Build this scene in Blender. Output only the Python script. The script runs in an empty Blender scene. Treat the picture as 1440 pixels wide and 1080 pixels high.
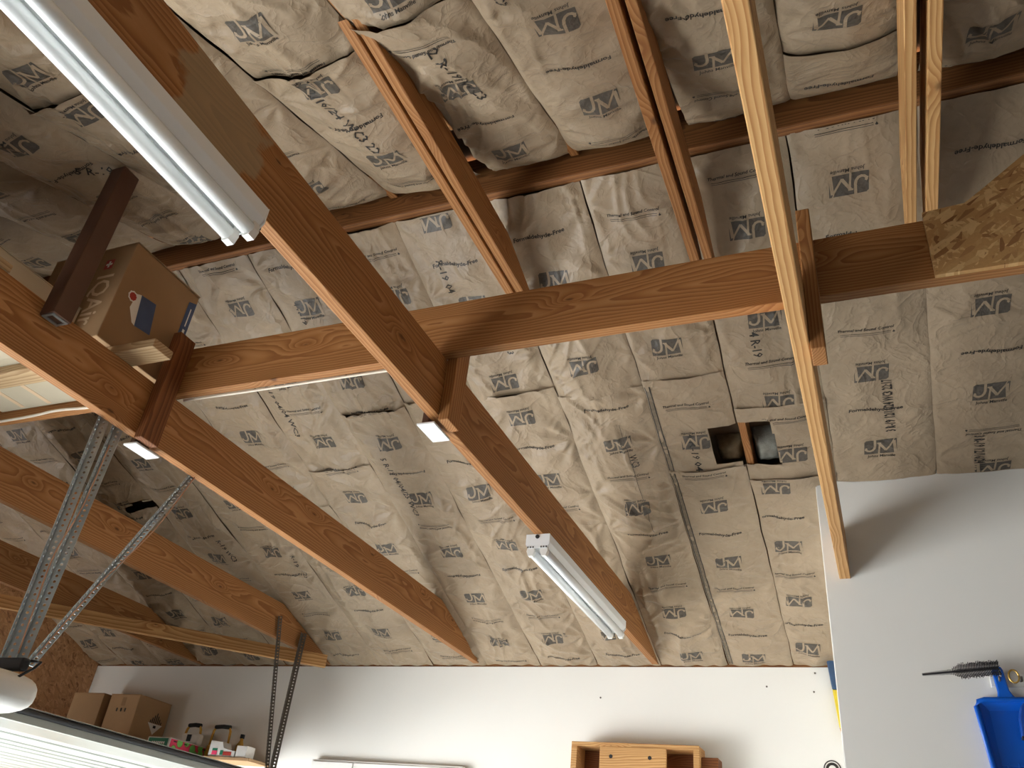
import bpy, bmesh, math, random
import numpy as np
from mathutils import Matrix, Vector

# ------------------------------------------------------------------ camera, light, exposure
scene = bpy.context.scene
COL = scene.collection
ZC = 1.65                                   # eye height; design coordinates are relative to the eye
F_PX = 1169.65
CAM_R = np.array([[0.92283865, 0.37229056, 0.09883608], [-0.1223176, 0.52655112, -0.841298], [-0.36524955, 0.76429292, 0.53145941]])
cam_d = bpy.data.cameras.new('camera')
cam_d.sensor_fit = 'HORIZONTAL'; cam_d.sensor_width = 36.0
cam_d.lens = F_PX / 1440.0 * 36.0
cam_d.clip_start = 0.02
cam = bpy.data.objects.new('camera', cam_d); COL.objects.link(cam)
r_, d_, f_ = CAM_R
cam.matrix_world = Matrix(((r_[0], -d_[0], -f_[0], 0), (r_[1], -d_[1], -f_[1], 0), (r_[2], -d_[2], -f_[2], ZC), (0, 0, 0, 1)))
scene.camera = cam

scene.view_settings.view_transform = 'Standard'
scene.view_settings.look = 'None'
scene.view_settings.gamma = 1.0
scene.view_settings.use_curve_mapping = False
scene.view_settings.exposure = 0.05

world = bpy.data.worlds.new('world'); scene.world = world
world.use_nodes = True
bg = world.node_tree.nodes['Background']
bg.inputs['Color'].default_value = (0.96, 0.98, 1.0, 1)
bg.inputs['Strength'].default_value = 0.16

def area(name, loc, target, sx, sy, power, col):
    ld = bpy.data.lights.new(name, 'AREA'); ld.shape = 'RECTANGLE'; ld.size = sx; ld.size_y = sy
    ld.energy = power; ld.color = col
    o = bpy.data.objects.new(name, ld); COL.objects.link(o)
    o.location = (loc[0], loc[1], loc[2] + ZC)
    v = Vector((target[0] - loc[0], target[1] - loc[1], target[2] - loc[2]))
    o.rotation_euler = v.to_track_quat('-Z', 'Z').to_euler()
    return o
# daylight entering through the open garage door in the left wall
area('door_daylight', (-6.02, 1.95, -0.55), (0, 1.95, -0.10), 5.0, 2.0, 560, (0.97, 0.985, 1.0))
# low sun through the same opening, falling on the floor and the drive outside
sd = bpy.data.lights.new('sun', 'SUN'); sd.energy = 66.0; sd.angle = .009; sd.color = (1.0, .99, .975)
so = bpy.data.objects.new('sun', sd); COL.objects.link(so)
so.rotation_euler = Vector((.70, -.46, -.53)).to_track_quat('-Z', 'Z').to_euler()

# ------------------------------------------------------------------ constants
H = 1.37                   # wall top / joist underside above the eye
YW = 5.22                  # far wall
SL = 1 / 3.0
TH = math.atan(SL); CT, ST = math.cos(TH), math.sin(TH)
YR = 2.125                 # ridge
XL = -5.97                 # left wall
YRW = 3.80                 # projecting right wall face
XRW = -0.172               # its corner
FLOOR = -1.65
rnd = random.Random(7)

# ------------------------------------------------------------------ materials
def new_mat(name):
    m = bpy.data.materials.new(name); m.use_nodes = True
    nt = m.node_tree; nt.nodes.clear()
    out = nt.nodes.new('ShaderNodeOutputMaterial'); b = nt.nodes.new('ShaderNodeBsdfPrincipled')
    nt.links.new(b.outputs[0], out.inputs[0])
    return m, nt, b
class NG:
    def __init__(s, nt): s.nt = nt
    def n(s, t, **kw):
        x = s.nt.nodes.new('ShaderNode' + t)
        for k, v in kw.items(): setattr(x, k, v)
        return x
    def l(s, a, b): s.nt.links.new(a, b)
    def math(s, op, a, b=None, c=None):
        x = s.n('Math', operation=op)
        for i, v in enumerate((a, b, c)):
            if v is None: continue
            if isinstance(v, (int, float)): x.inputs[i].default_value = v
            else: s.l(v, x.inputs[i])
        return x.outputs[0]
    def ramp(s, fac, stops, interp='LINEAR'):
        x = s.n('ValToRGB'); cr = x.color_ramp; cr.interpolation = interp
        while len(cr.elements) < len(stops): cr.elements.new(0.5)
        for e, (p, c) in zip(cr.elements, stops):
            e.position = p; e.color = (c[0], c[1], c[2], 1)
        s.l(fac, x.inputs[0]); return x.outputs[0]
    def mix(s, fac, a, b, mode='MIX'):
        x = s.n('Mix', data_type='RGBA', blend_type=mode)
        for i, v in ((0, fac), (6, a), (7, b)):
            if isinstance(v, (int, float)): x.inputs[i].default_value = v
            elif isinstance(v, tuple): x.inputs[i].default_value = (*v, 1)
            else: s.l(v, x.inputs[i])
        return x.outputs[2]
    def noise(s, vec, scale, detail=3, rough=.5, dist=0):
        x = s.n('TexNoise'); x.inputs['Scale'].default_value = scale; x.inputs['Detail'].default_value = detail
        x.inputs['Roughness'].default_value = rough; x.inputs['Distortion'].default_value = dist
        if vec is not None: s.l(vec, x.inputs['Vector'])
        return x.outputs['Fac']
    def bump(s, h, strength, dist, normal_to):
        x = s.n('Bump'); x.inputs['Strength'].default_value = strength; x.inputs['Distance'].default_value = dist
        s.l(h, x.inputs['Height']); s.l(x.outputs[0], normal_to); return x

def srgb(r, g, b):
    f = lambda c: c / 12.92 if c <= .04045 else ((c + .055) / 1.055) ** 2.4
    return (f(r / 255), f(g / 255), f(b / 255))

def plain(name, col, rough=.6, metal=0, noise_amt=.06, nscale=8, bump=0.0, spec=.5):
    m, nt, b = new_mat(name); g = NG(nt)
    tc = g.n('TexCoord')
    f = g.noise(tc.outputs['Object'], nscale, 4)
    lo = tuple(max(0, c * (1 - noise_amt)) for c in col); hi = tuple(min(1, c * (1 + noise_amt)) for c in col)
    g.l(g.ramp(f, [(.3, lo), (.7, hi)]), b.inputs['Base Color'])
    b.inputs['Roughness'].default_value = rough; b.inputs['Metallic'].default_value = metal
    b.inputs['Specular IOR Level'].default_value = spec
    if bump: g.bump(g.noise(tc.outputs['Object'], nscale * 6, 4), bump, .003, b.inputs['Normal'])
    return m

def wood(name, light, mid, dark, ring=95, knots=1.0, rough=.62, stain=None, grain=.07):
    m, nt, b = new_mat(name); g = NG(nt)
    tc = g.n('TexCoord'); oi = g.n('ObjectInfo')
    off = g.math('MULTIPLY', oi.outputs['Random'], 37.0)
    comb = g.n('CombineXYZ'); g.l(off, comb.inputs[0])
    add = g.n('VectorMath', operation='ADD'); g.l(tc.outputs['Object'], add.inputs[0]); g.l(comb.outputs[0], add.inputs[1])
    P = add.outputs[0]
    sx = g.n('SeparateXYZ'); g.l(P, sx.inputs[0])
    x, y, z = sx.outputs
    # knots: stretched 2D cells
    kv = g.n('CombineXYZ'); g.l(g.math('MULTIPLY', x, 2.1), kv.inputs[0])
    g.l(g.math('ADD', g.math('MULTIPLY', z, 6.5), g.math('ADD', g.math('MULTIPLY', y, 3.0), off)), kv.inputs[1])
    vo = g.n('TexVoronoi', voronoi_dimensions='2D'); vo.inputs['Scale'].default_value = 1.0
    g.l(kv.outputs[0], vo.inputs['Vector'])
    kd = vo.outputs['Distance']
    sc = g.n('SeparateColor'); g.l(vo.outputs['Color'], sc.inputs[0])
    keep = g.math('GREATER_THAN', sc.outputs[0], 1 - .62 * knots)
    size = g.math('MULTIPLY_ADD', sc.outputs[1], .055, .022)
    kn = g.math('DIVIDE', kd, size)
    wob = g.noise(P, 30, 2)
    kn = g.math('ADD', kn, g.math('MULTIPLY', wob, .9))
    km = g.n('MapRange', interpolation_type='SMOOTHSTEP'); km.inputs[1].default_value = 1.25; km.inputs[2].default_value = .55; g.l(kn, km.inputs[0])
    kmask = g.math('MULTIPLY', km.outputs[0], keep)
    halo = g.math('MULTIPLY', g.math('POWER', 2.718, g.math('MULTIPLY', g.math('POWER', g.math('DIVIDE', kd, .17), 2.0), -1.0)), keep)
    # growth rings around an off-centre pith
    nv = g.n('CombineXYZ'); g.l(g.math('MULTIPLY', x, .55), nv.inputs[0]); g.l(g.math('MULTIPLY', y, 3.0), nv.inputs[1]); g.l(g.math('MULTIPLY', z, 3.0), nv.inputs[2])
    n1 = g.noise(nv.outputs[0], 2.2, 2)
    n2 = g.noise(nv.outputs[0], 14, 2)
    yy = g.math('ADD', y, g.math('MULTIPLY_ADD', n1, .10, .05))
    zz = g.math('ADD', z, g.math('MULTIPLY_ADD', n1, grain, -.16))
    r = g.math('SQRT', g.math('ADD', g.math('MULTIPLY', yy, yy), g.math('MULTIPLY', zz, zz)))
    r = g.math('ADD', r, g.math('MULTIPLY', n2, .006))
    r = g.math('ADD', r, g.math('MULTIPLY', halo, .03))
    w = g.math('FRACT', g.math('MULTIPLY', r, ring))
    col = g.ramp(w, [(0, light), (.45, mid), (.82, dark), (.93, dark), (1, light)])
    # long colour drift + fine fibre
    fv = g.n('CombineXYZ'); g.l(g.math('MULTIPLY', x, 4.0), fv.inputs[0]); g.l(g.math('MULTIPLY', y, 160.0), fv.inputs[1]); g.l(g.math('MULTIPLY', z, 160.0), fv.inputs[2])
    fib = g.noise(fv.outputs[0], 1.0, 2)
    drift = g.noise(nv.outputs[0], 1.3, 2)
    col = g.mix(g.math('MULTIPLY', fib, .35), col, mid)
    col = g.mix(.8, col, g.ramp(drift, [(.3, (.72, .70, .68)), (.7, (1.0, 1.0, 1.0))]), 'MULTIPLY')
    kcol = tuple(c * .33 for c in dark)
    col = g.mix(g.math('MULTIPLY', halo, .35), col, dark)
    col = g.mix(g.math('MULTIPLY', kmask, .8), col, kcol)
    if stain:
        (sxp, sw, scol) = stain
        sp = g.n('SeparateXYZ'); g.l(tc.outputs['Object'], sp.inputs[0])
        dx = g.math('ABSOLUTE', g.math('SUBTRACT', sp.outputs[0], sxp))
        dx = g.math('ADD', dx, g.math('MULTIPLY_ADD', g.noise(tc.outputs['Object'], 9, 4), .34, -.17))
        mk = g.n('MapRange'); mk.inputs[1].default_value = sw; mk.inputs[2].default_value = sw * .8
        g.l(dx, mk.inputs[0])
        col = g.mix(g.math('MULTIPLY', mk.outputs[0], .62), col, scol)
    g.l(col, b.inputs['Base Color'])
    b.inputs['Roughness'].default_value = rough
    b.inputs['Specular IOR Level'].default_value = .3
    h = g.math('ADD', g.math('MULTIPLY', w, .4), fib)
    g.bump(h, .25, .0015, b.inputs['Normal'])
    return m

def kraft(name, ink=None):
    m, nt, b = new_mat(name); g = NG(nt)
    tc = g.n('TexCoord'); P = tc.outputs['Object']
    if ink is None:
        f1 = g.noise(P, 3.0, 4, .6)
        f2 = g.noise(P, 45, 4, .6)
        col = g.ramp(f1, [(.3, KR_LO), (.7, KR_HI)])
        col = g.mix(.35, col, g.ramp(f2, [(.3, (.80, .79, .77)), (.7, (1, 1, 1))]), 'MULTIPLY')
        # stains of damp and dust
        st = g.noise(P, 1.1, 5, .65, 1.5)
        col = g.mix(g.math('MULTIPLY', g.ramp(st, [(.62, (0, 0, 0)), (.75, (1, 1, 1))]), .22), col, (.22, .17, .11))
    else:
        f2 = g.noise(P, 60, 4, .6)
        col = g.ramp(f2, [(.3, tuple(c * .75 for c in ink)), (.7, tuple(c * 1.2 for c in ink))])
    g.l(col, b.inputs['Base Color'])
    b.inputs['Roughness'].default_value = .44
    b.inputs['Specular IOR Level'].default_value = .45
    # crumpled paper relief
    n = g.noise(P, 5.0, 3, .5, 1.2)
    ridge = g.math('POWER', g.math('SUBTRACT', 1.0, g.math('ABSOLUTE', g.math('MULTIPLY_ADD', n, 2.0, -1.0))), 6.0)
    n2 = g.noise(P, 22.0, 3, .5, .6)
    ridge2 = g.math('POWER', g.math('SUBTRACT', 1.0, g.math('ABSOLUTE', g.math('MULTIPLY_ADD', n2, 2.0, -1.0))), 5.0)
    h = g.math('ADD', ridge, g.math('MULTIPLY', ridge2, .35))
    g.bump(h, .45, .006, b.inputs['Normal'])
    return m
KR_LO = srgb(152, 133, 109); KR_HI = srgb(171, 151, 125)

def osb(name, base, dark, light, axis=1):
    m, nt, b = new_mat(name); g = NG(nt)
    tc = g.n('TexCoord'); P = tc.outputs['Object']
    cols = []; hs = []
    for k, ang in enumerate((.15, .9, 1.7, 2.5)):
        mp = g.n('Mapping', vector_type='TEXTURE'); mp.inputs['Rotation'].default_value = (0, ang, 0) if axis == 1 else (ang, 0, 0)
        mp.inputs['Scale'].default_value = (1 / 22, 2., 1 / 75) if axis == 1 else (2., 1 / 22, 1 / 75); mp.inputs['Location'].default_value = (k * .31, k * .17, k * .23)
        g.l(P, mp.inputs[0])
        nz = g.n('TexNoise'); nz.inputs['Scale'].default_value = 9; g.l(P, nz.inputs['Vector'])
        ad = g.n('VectorMath', operation='MULTIPLY_ADD'); g.l(nz.outputs['Color'], ad.inputs[0]); ad.inputs[1].default_value = (.6, .6, .6); g.l(mp.outputs[0], ad.inputs[2])
        vo = g.n('TexVoronoi'); vo.inputs['Scale'].default_value = 1.0; g.l(ad.outputs[0], vo.inputs['Vector'])
        sc = g.n('SeparateColor'); g.l(vo.outputs['Color'], sc.inputs[0])
        cols.append((sc.outputs[0], sc.outputs[1]))
    val, pr = cols[0]
    for v2, p2 in cols[1:]:
        gt = g.math('GREATER_THAN', p2, .55)
        mx = g.n('Mix', data_type='FLOAT'); g.l(gt, mx.inputs[0]); g.l(val, mx.inputs[2]); g.l(v2, mx.inputs[3]); val = mx.outputs[0]
    c = g.ramp(val, [(0, dark), (.18, base), (.6, base), (.85, light), (1, light)])
    fine = g.noise(P, 120, 3)
    c = g.mix(.35, c, g.ramp(fine, [(.3, (.72, .7, .66)), (.7, (1, 1, 1))]), 'MULTIPLY')
    g.l(c, b.inputs['Base Color']); b.inputs['Roughness'].default_value = .7
    g.bump(val, .35, .003, b.inputs['Normal'])
    return m

FIR = wood('douglas_fir', srgb(190, 139, 88), srgb(172, 118, 68), srgb(144, 92, 49), ring=120)
FIRS = wood('douglas_fir_stained', srgb(190, 139, 88), srgb(172, 118, 68), srgb(144, 92, 49), ring=120, stain=(1.79, .13, srgb(162, 148, 118)))
PINE = wood('pale_fir', srgb(226, 182, 124), srgb(210, 162, 104), srgb(178, 124, 72), ring=90, grain=.12, knots=.6)
REDW = wood('reddish_fir', srgb(152, 98, 58), srgb(134, 82, 46), srgb(108, 62, 34), ring=90, knots=.7)
WPINE = wood('weathered_pine', srgb(204, 176, 136), srgb(188, 158, 118), srgb(158, 124, 86), ring=90, grain=.1, knots=.5)
DARKW = wood('dark_ridge_fir', srgb(166, 114, 68), srgb(148, 98, 56), srgb(120, 76, 42), ring=90, knots=.7)
BROWN = plain('brown_paint', srgb(88, 58, 42), .55, 0, .12, 6, .3)
KRAFT = kraft('kraft_facing')
INK = kraft('grey_ink', srgb(84, 77, 68))
INKB = kraft('black_ink', srgb(46, 41, 36))
OSBM = osb('osb_fresh', srgb(198, 152, 96), srgb(142, 92, 50), srgb(226, 188, 132))
OSBD = osb('osb_aged', srgb(214, 164, 116), srgb(170, 120, 80), srgb(230, 184, 136), axis=0)
WALLM = plain('painted_wall', srgb(240, 238, 231), .8, 0, .012, 1.5, .12, .2)
CONC = plain('concrete', srgb(183, 187, 190), .8, 0, .06, 3, .2)
WHITE = plain('white_enamel', srgb(238, 240, 240), .28, 0, .01, 3)
TUBE = plain('tube_glass', srgb(246, 248, 246), .16, 0, .01, 3)
STEEL = plain('galvanized', srgb(168, 176, 178), .42, .7, .10, 25)
STEELD = plain('dull_steel', srgb(112, 104, 94), .55, .5, .15, 25)
BLACK = plain('black_rubber', srgb(28, 28, 30), .6, 0, .1, 20)
CARD = plain('cardboard', srgb(182, 148, 110), .8, 0, .05, 5, .15, .2)
CARDD = plain('cardboard_tan', srgb(160, 128, 94), .8, 0, .06, 5, .15, .2)
CREAM = plain('cream_carton', srgb(192, 180, 156), .8, 0, .05, 5, .1, .2)
BLUEP = plain('blue_plastic', srgb(8, 96, 205), .32, 0, .04, 5)
BLUED = plain('dark_blue_plastic', srgb(22, 72, 160), .38, 0, .05, 5)
YELLOW = plain('yellow_plastic', srgb(232, 206, 64), .4, 0, .05, 5)
NAVY = plain('navy_grip', srgb(58, 84, 116), .5, 0, .08, 8)
LBLUE = plain('label_blue', srgb(70, 88, 126), .5, 0, .1, 12)
LWHITE = plain('label_white', srgb(232, 230, 224), .5, 0, .02, 12)
LRED = plain('label_red', srgb(170, 52, 40), .5, 0, .08, 12)
PALE = plain('pale_print', srgb(214, 186, 150), .7, 0, .04, 12)
GREEN = plain('label_green', srgb(22, 118, 86), .5, 0, .04, 12)
PINK = plain('label_pink', srgb(238, 64, 110), .5, 0, .04, 12)
MELON = plain('melon_rind_green', srgb(124, 208, 104), .5, 0, .08, 40)
MELOND = plain('melon_edge', srgb(186, 100, 76), .5, 0, .06, 40)
ORANGE = plain('amber_handle', srgb(206, 156, 58), .4, 0, .06, 12)
FIBREB = plain('fibreglass_brown', srgb(120, 104, 80), .95, 0, .2, 40, .8, .1)
FIBRE = plain('fibreglass', srgb(150, 148, 138), .95, 0, .15, 40, .8, .1)
DOORW = plain('door_white', srgb(150, 154, 147), .45, 0, .02, 3)
DOORG = plain('door_grey_reflection', srgb(112, 116, 110), .4, .1, .03, 3)  # grey reflection on the white door underside, put into the colour
CABLE = plain('white_cable', srgb(226, 214, 196), .5, 0, .03, 8)
COPPER = plain('bell_wire', srgb(196, 150, 118), .5, 0, .1, 20)
GOLD = plain('brass', srgb(206, 170, 92), .35, .8, .05, 10)
SMUDGE = kraft('smudged_tape', srgb(118, 104, 84))
SHEATH = plain('roof_sheathing', srgb(112, 92, 70), .9, 0, .1, 6)

# ------------------------------------------------------------------ mesh helpers (design coordinates: eye at z=0)
class MB:
    def __init__(s): s.v = []; s.f = []; s.m = []
    def add(s, vs, fs, mi=0):
        o = len(s.v); s.v += [tuple(map(float, p)) for p in vs]
        s.f += [tuple(i + o for i in f) for f in fs]; s.m += [mi] * len(fs)
    def box(s, x0, x1, y0, y1, z0, z1, mi=0):
        s.add([(x0, y0, z0), (x1, y0, z0), (x1, y1, z0), (x0, y1, z0), (x0, y0, z1), (x1, y0, z1), (x1, y1, z1), (x0, y1, z1)],
              [(0, 3, 2, 1), (4, 5, 6, 7), (0, 1, 5, 4), (1, 2, 6, 5), (2, 3, 7, 6), (3, 0, 4, 7)], mi)
    def prism(s, poly, axis, a, b, mi=0):
        # poly: 2D points; axis 'x': (y,z) extruded in x, 'y': (x,z), 'z': (x,y)
        def P(p, t):
            return {'x': (t, p[0], p[1]), 'y': (p[0], t, p[1]), 'z': (p[0], p[1], t)}[axis]
        n = len(poly)
        s.add([P(p, a) for p in poly] + [P(p, b) for p in poly],
              [tuple(range(n))[::-1], tuple(range(n, 2 * n))] + [(i, (i + 1) % n, n + (i + 1) % n, n + i) for i in range(n)], mi)
    def tube(s, pts, r, n=8, mi=0, closed=False):
        pts = [Vector(p) for p in pts]; rings = []
        rr = r if isinstance(r, (list, tuple)) else [r] * len(pts)
        up = Vector((0.13, .21, .97)).normalized(); vs = []
        for i, p in enumerate(pts):
            a = pts[max(0, i - 1)]; b = pts[min(len(pts) - 1, i + 1)]
            t = (b - a).normalized()
            sd = t.cross(up)
            if sd.length < .05: sd = t.cross(Vector((1, 0, 0)))
            sd.normalize(); u2 = sd.cross(t)
            vs += [tuple(p + (sd * math.cos(2 * math.pi * k / n) + u2 * math.sin(2 * math.pi * k / n)) * rr[i]) for k in range(n)]
        fs = []
        for i in range(len(pts) - 1):
            for k in range(n):
                fs.append((i * n + k, i * n + (k + 1) % n, (i + 1) * n + (k + 1) % n, (i + 1) * n + k))
        fs.append(tuple(range(n))[::-1]); fs.append(tuple(range((len(pts) - 1) * n, len(pts) * n)))
        s.add(vs, fs, mi)
    def mesh(s, name, mats, origin=(0, 0, 0), smooth=False, bevel=0, recalc=True):
        me = bpy.data.meshes.new(name)
        o = Vector(origin)
        me.from_pydata([tuple(Vector(p) - o) for p in s.v], [], s.f)
        for mm in (mats if isinstance(mats, (list, tuple)) else [mats]): me.materials.append(mm)
        me.polygons.foreach_set('material_index', s.m)
        if recalc or bevel:
            bm = bmesh.new(); bm.from_mesh(me)
            bmesh.ops.recalc_face_normals(bm, faces=bm.faces)
            if bevel:
                bmesh.ops.bevel(bm, geom=[e for e in bm.edges if len(e.link_faces) == 2 and e.calc_face_angle(0) > .5], offset=bevel, segments=2, profile=.5, affect='EDGES')
            bm.to_mesh(me); bm.free()
        if smooth:
            me.polygons.foreach_set('use_smooth', [True] * len(me.polygons))
        me.update()
        return me
    def build(s, name, mats, parent=None, origin=(0, 0, 0), **kw):
        me = s.mesh(name, mats, origin, **kw)
        o = bpy.data.objects.new(name, me); COL.objects.link(o)
        if parent is not None:
            o.parent = parent
            po = Vector(parent['_o']) if '_o' in parent else Vector((0, 0, -ZC))
            o.location = Vector(origin) - po
            o['_o'] = tuple(origin)
        else:
            o.location = (origin[0], origin[1], origin[2] + ZC)
            o['_o'] = tuple(origin)
        return o

def tag(o, label=None, cat=None, group=None, kind=None):
    if label: o['label'] = label
    if cat: o['category'] = cat
    if group: o['group'] = group
    if kind: o['kind'] = kind
    return o
def empty(name, loc):
    o = bpy.data.objects.new(name, None); COL.objects.link(o)
    o.location = (loc[0], loc[1], loc[2] + ZC); o['_o'] = tuple(loc); o.empty_display_size = .1
    return o

def beam(name, axis, a0, a1, c0, c1, z0, z1, mat, parent=None, bevel=.003, poly=None, wob=0):
    """timber whose local X runs along its length. axis 'x','y','z'."""
    L = a1 - a0
    b = MB()
    # local frame: X length, Y across, Z depth
    if poly is None: poly = [(0, 0), (L, 0), (L, z1 - z0), (0, z1 - z0)]
    b.prism(poly, 'y', -(c1 - c0) / 2, (c1 - c0) / 2)
    me = b.mesh(name, mat, bevel=bevel)
    o = bpy.data.objects.new(name, me); COL.objects.link(o)
    cc = (c0 + c1) / 2
    if axis == 'x': loc = Vector((a0, cc, z0)); rot = Matrix.Identity(3)
    elif axis == 'y': loc = Vector((cc, a0, z0)); rot = Matrix(((0, -1, 0), (1, 0, 0), (0, 0, 1)))
    if parent is None: o.matrix_world = Matrix.Translation(loc + Vector((0, 0, ZC))) @ rot.to_4x4()
    else:
        o.parent = parent; o.matrix_local = Matrix.Translation(loc - Vector(parent['_o'])) @ rot.to_4x4()
    o['_o'] = tuple(loc)
    return o
def post(name, x0, x1, y0, y1, z0, z1, mat, bevel=.003):
    """upright timber: local X runs up"""
    b = MB(); b.box(0, z1 - z0, -(y1 - y0) / 2, (y1 - y0) / 2, -(x1 - x0) / 2, (x1 - x0) / 2)
    me = b.mesh(name, mat, bevel=bevel)
    o = bpy.data.objects.new(name, me); COL.objects.link(o)
    # local X->world Z, local Y->world Y, local Z->world -X
    rot = Matrix(((0, 0, -1), (0, 1, 0), (1, 0, 0)))
    o.matrix_world = Matrix.Translation(Vector(((x0 + x1) / 2, (y0 + y1) / 2, z0 + ZC))) @ rot.to_4x4()
    return o
def board(name, p0, p1, w, h, mat, roll_up=(0, 0, 1), bevel=.003):
    p0 = Vector(p0); p1 = Vector(p1); X = (p1 - p0); L = X.length; X.normalize()
    U = Vector(roll_up); Y = U.cross(X).normalized(); Z = X.cross(Y)
    b = MB(); b.box(0, L, -w / 2, w / 2, 0, h)
    me = b.mesh(name, mat, bevel=bevel)
    o = bpy.data.objects.new(name, me); COL.objects.link(o)
    R = Matrix((X, Y, Z)).transposed()
    o.matrix_world = Matrix.Translation(p0 + Vector((0, 0, ZC))) @ R.to_4x4()
    o['_o'] = tuple(p0)
    return o

# ------------------------------------------------------------------ text shapes
_txt = {}
def text_shape(s, shear=0.0, res=2, bold=.012):
    """2D triangulated outline of a string: verts (n,2) with cap height ~1, faces"""
    key = (s, shear, res, bold)
    if key in _txt: return _txt[key]
    c = bpy.data.curves.new('t', 'FONT'); c.body = s; c.size = 1.0; c.resolution_u = res; c.shear = shear
    c.offset = bold; c.align_x = 'CENTER'; c.fill_mode = 'FRONT'
    o = bpy.data.objects.new('t', c); COL.objects.link(o)
    bpy.context.view_layer.update()
    me = bpy.data.meshes.new_from_object(o.evaluated_get(bpy.context.evaluated_depsgraph_get()))
    v = np.array([(p.co.x, p.co.y) for p in me.vertices]).reshape(-1, 2)
    f = [tuple(p.vertices) for p in me.polygons]
    bpy.data.objects.remove(o); bpy.data.curves.remove(c); bpy.data.meshes.remove(me)
    _txt[key] = (v, f)
    return _txt[key]
def stroke(pts, w):
    """ribbon along a 2D polyline"""
    pts = [np.array(p, float) for p in pts]
    ww = w if isinstance(w, (list, tuple)) else [w] * len(pts)
    L = []
    for i, p in enumerate(pts):
        a = pts[max(0, i - 1)]; b = pts[min(len(pts) - 1, i + 1)]
        t = (b - a) / (np.linalg.norm(b - a) + 1e-9); n = np.array([-t[1], t[0]])
        L += [p + n * ww[i] / 2, p - n * ww[i] / 2]
    return np.array(L), [(2 * i, 2 * i + 1, 2 * i + 3, 2 * i + 2) for i in range(len(pts) - 1)]
def densify(pts, step):
    out = []
    for a, b in zip(pts[:-1], pts[1:]):
        n = max(1, int(math.hypot(b[0] - a[0], b[1] - a[1]) / step))
        out += [(a[0] + (b[0] - a[0]) * k / n, a[1] + (b[1] - a[1]) * k / n) for k in range(n)]
    return out + [pts[-1]]
# ------------------------------------------------------------------ noise for draped paper
def _hash(ix, iy, seed):
    n = (ix.astype(np.int64) * 374761393 + iy.astype(np.int64) * 668265263 + seed * 1442695041) & 0xFFFFFFFF
    n = ((n ^ (n >> 13)) * 1274126177) & 0xFFFFFFFF
    return ((n ^ (n >> 16)) & 0xFFFFFFFF).astype(np.float64) / 4294967295.0
def perlin(x, y, seed):
    ix = np.floor(x); iy = np.floor(y); fx = x - ix; fy = y - iy
    ux = fx * fx * fx * (fx * (fx * 6 - 15) + 10); uy = fy * fy * fy * (fy * (fy * 6 - 15) + 10)
    def g(dx, dy):
        a = _hash(ix + dx, iy + dy, seed) * 2 * np.pi
        return np.cos(a) * (fx - dx) + np.sin(a) * (fy - dy)
    a = g(0, 0) * (1 - ux) + g(1, 0) * ux; b = g(0, 1) * (1 - ux) + g(1, 1) * ux
    return (a * (1 - uy) + b * uy) * 1.4
def ridged(x, y, seed, p=4):
    return np.clip(1 - np.abs(perlin(x, y, seed)) * 1.3, 0, 1) ** p
def sstep(a, b, x):
    t = np.clip((x - a) / (b - a), 0, 1); return t * t * (3 - 2 * t)

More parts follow.
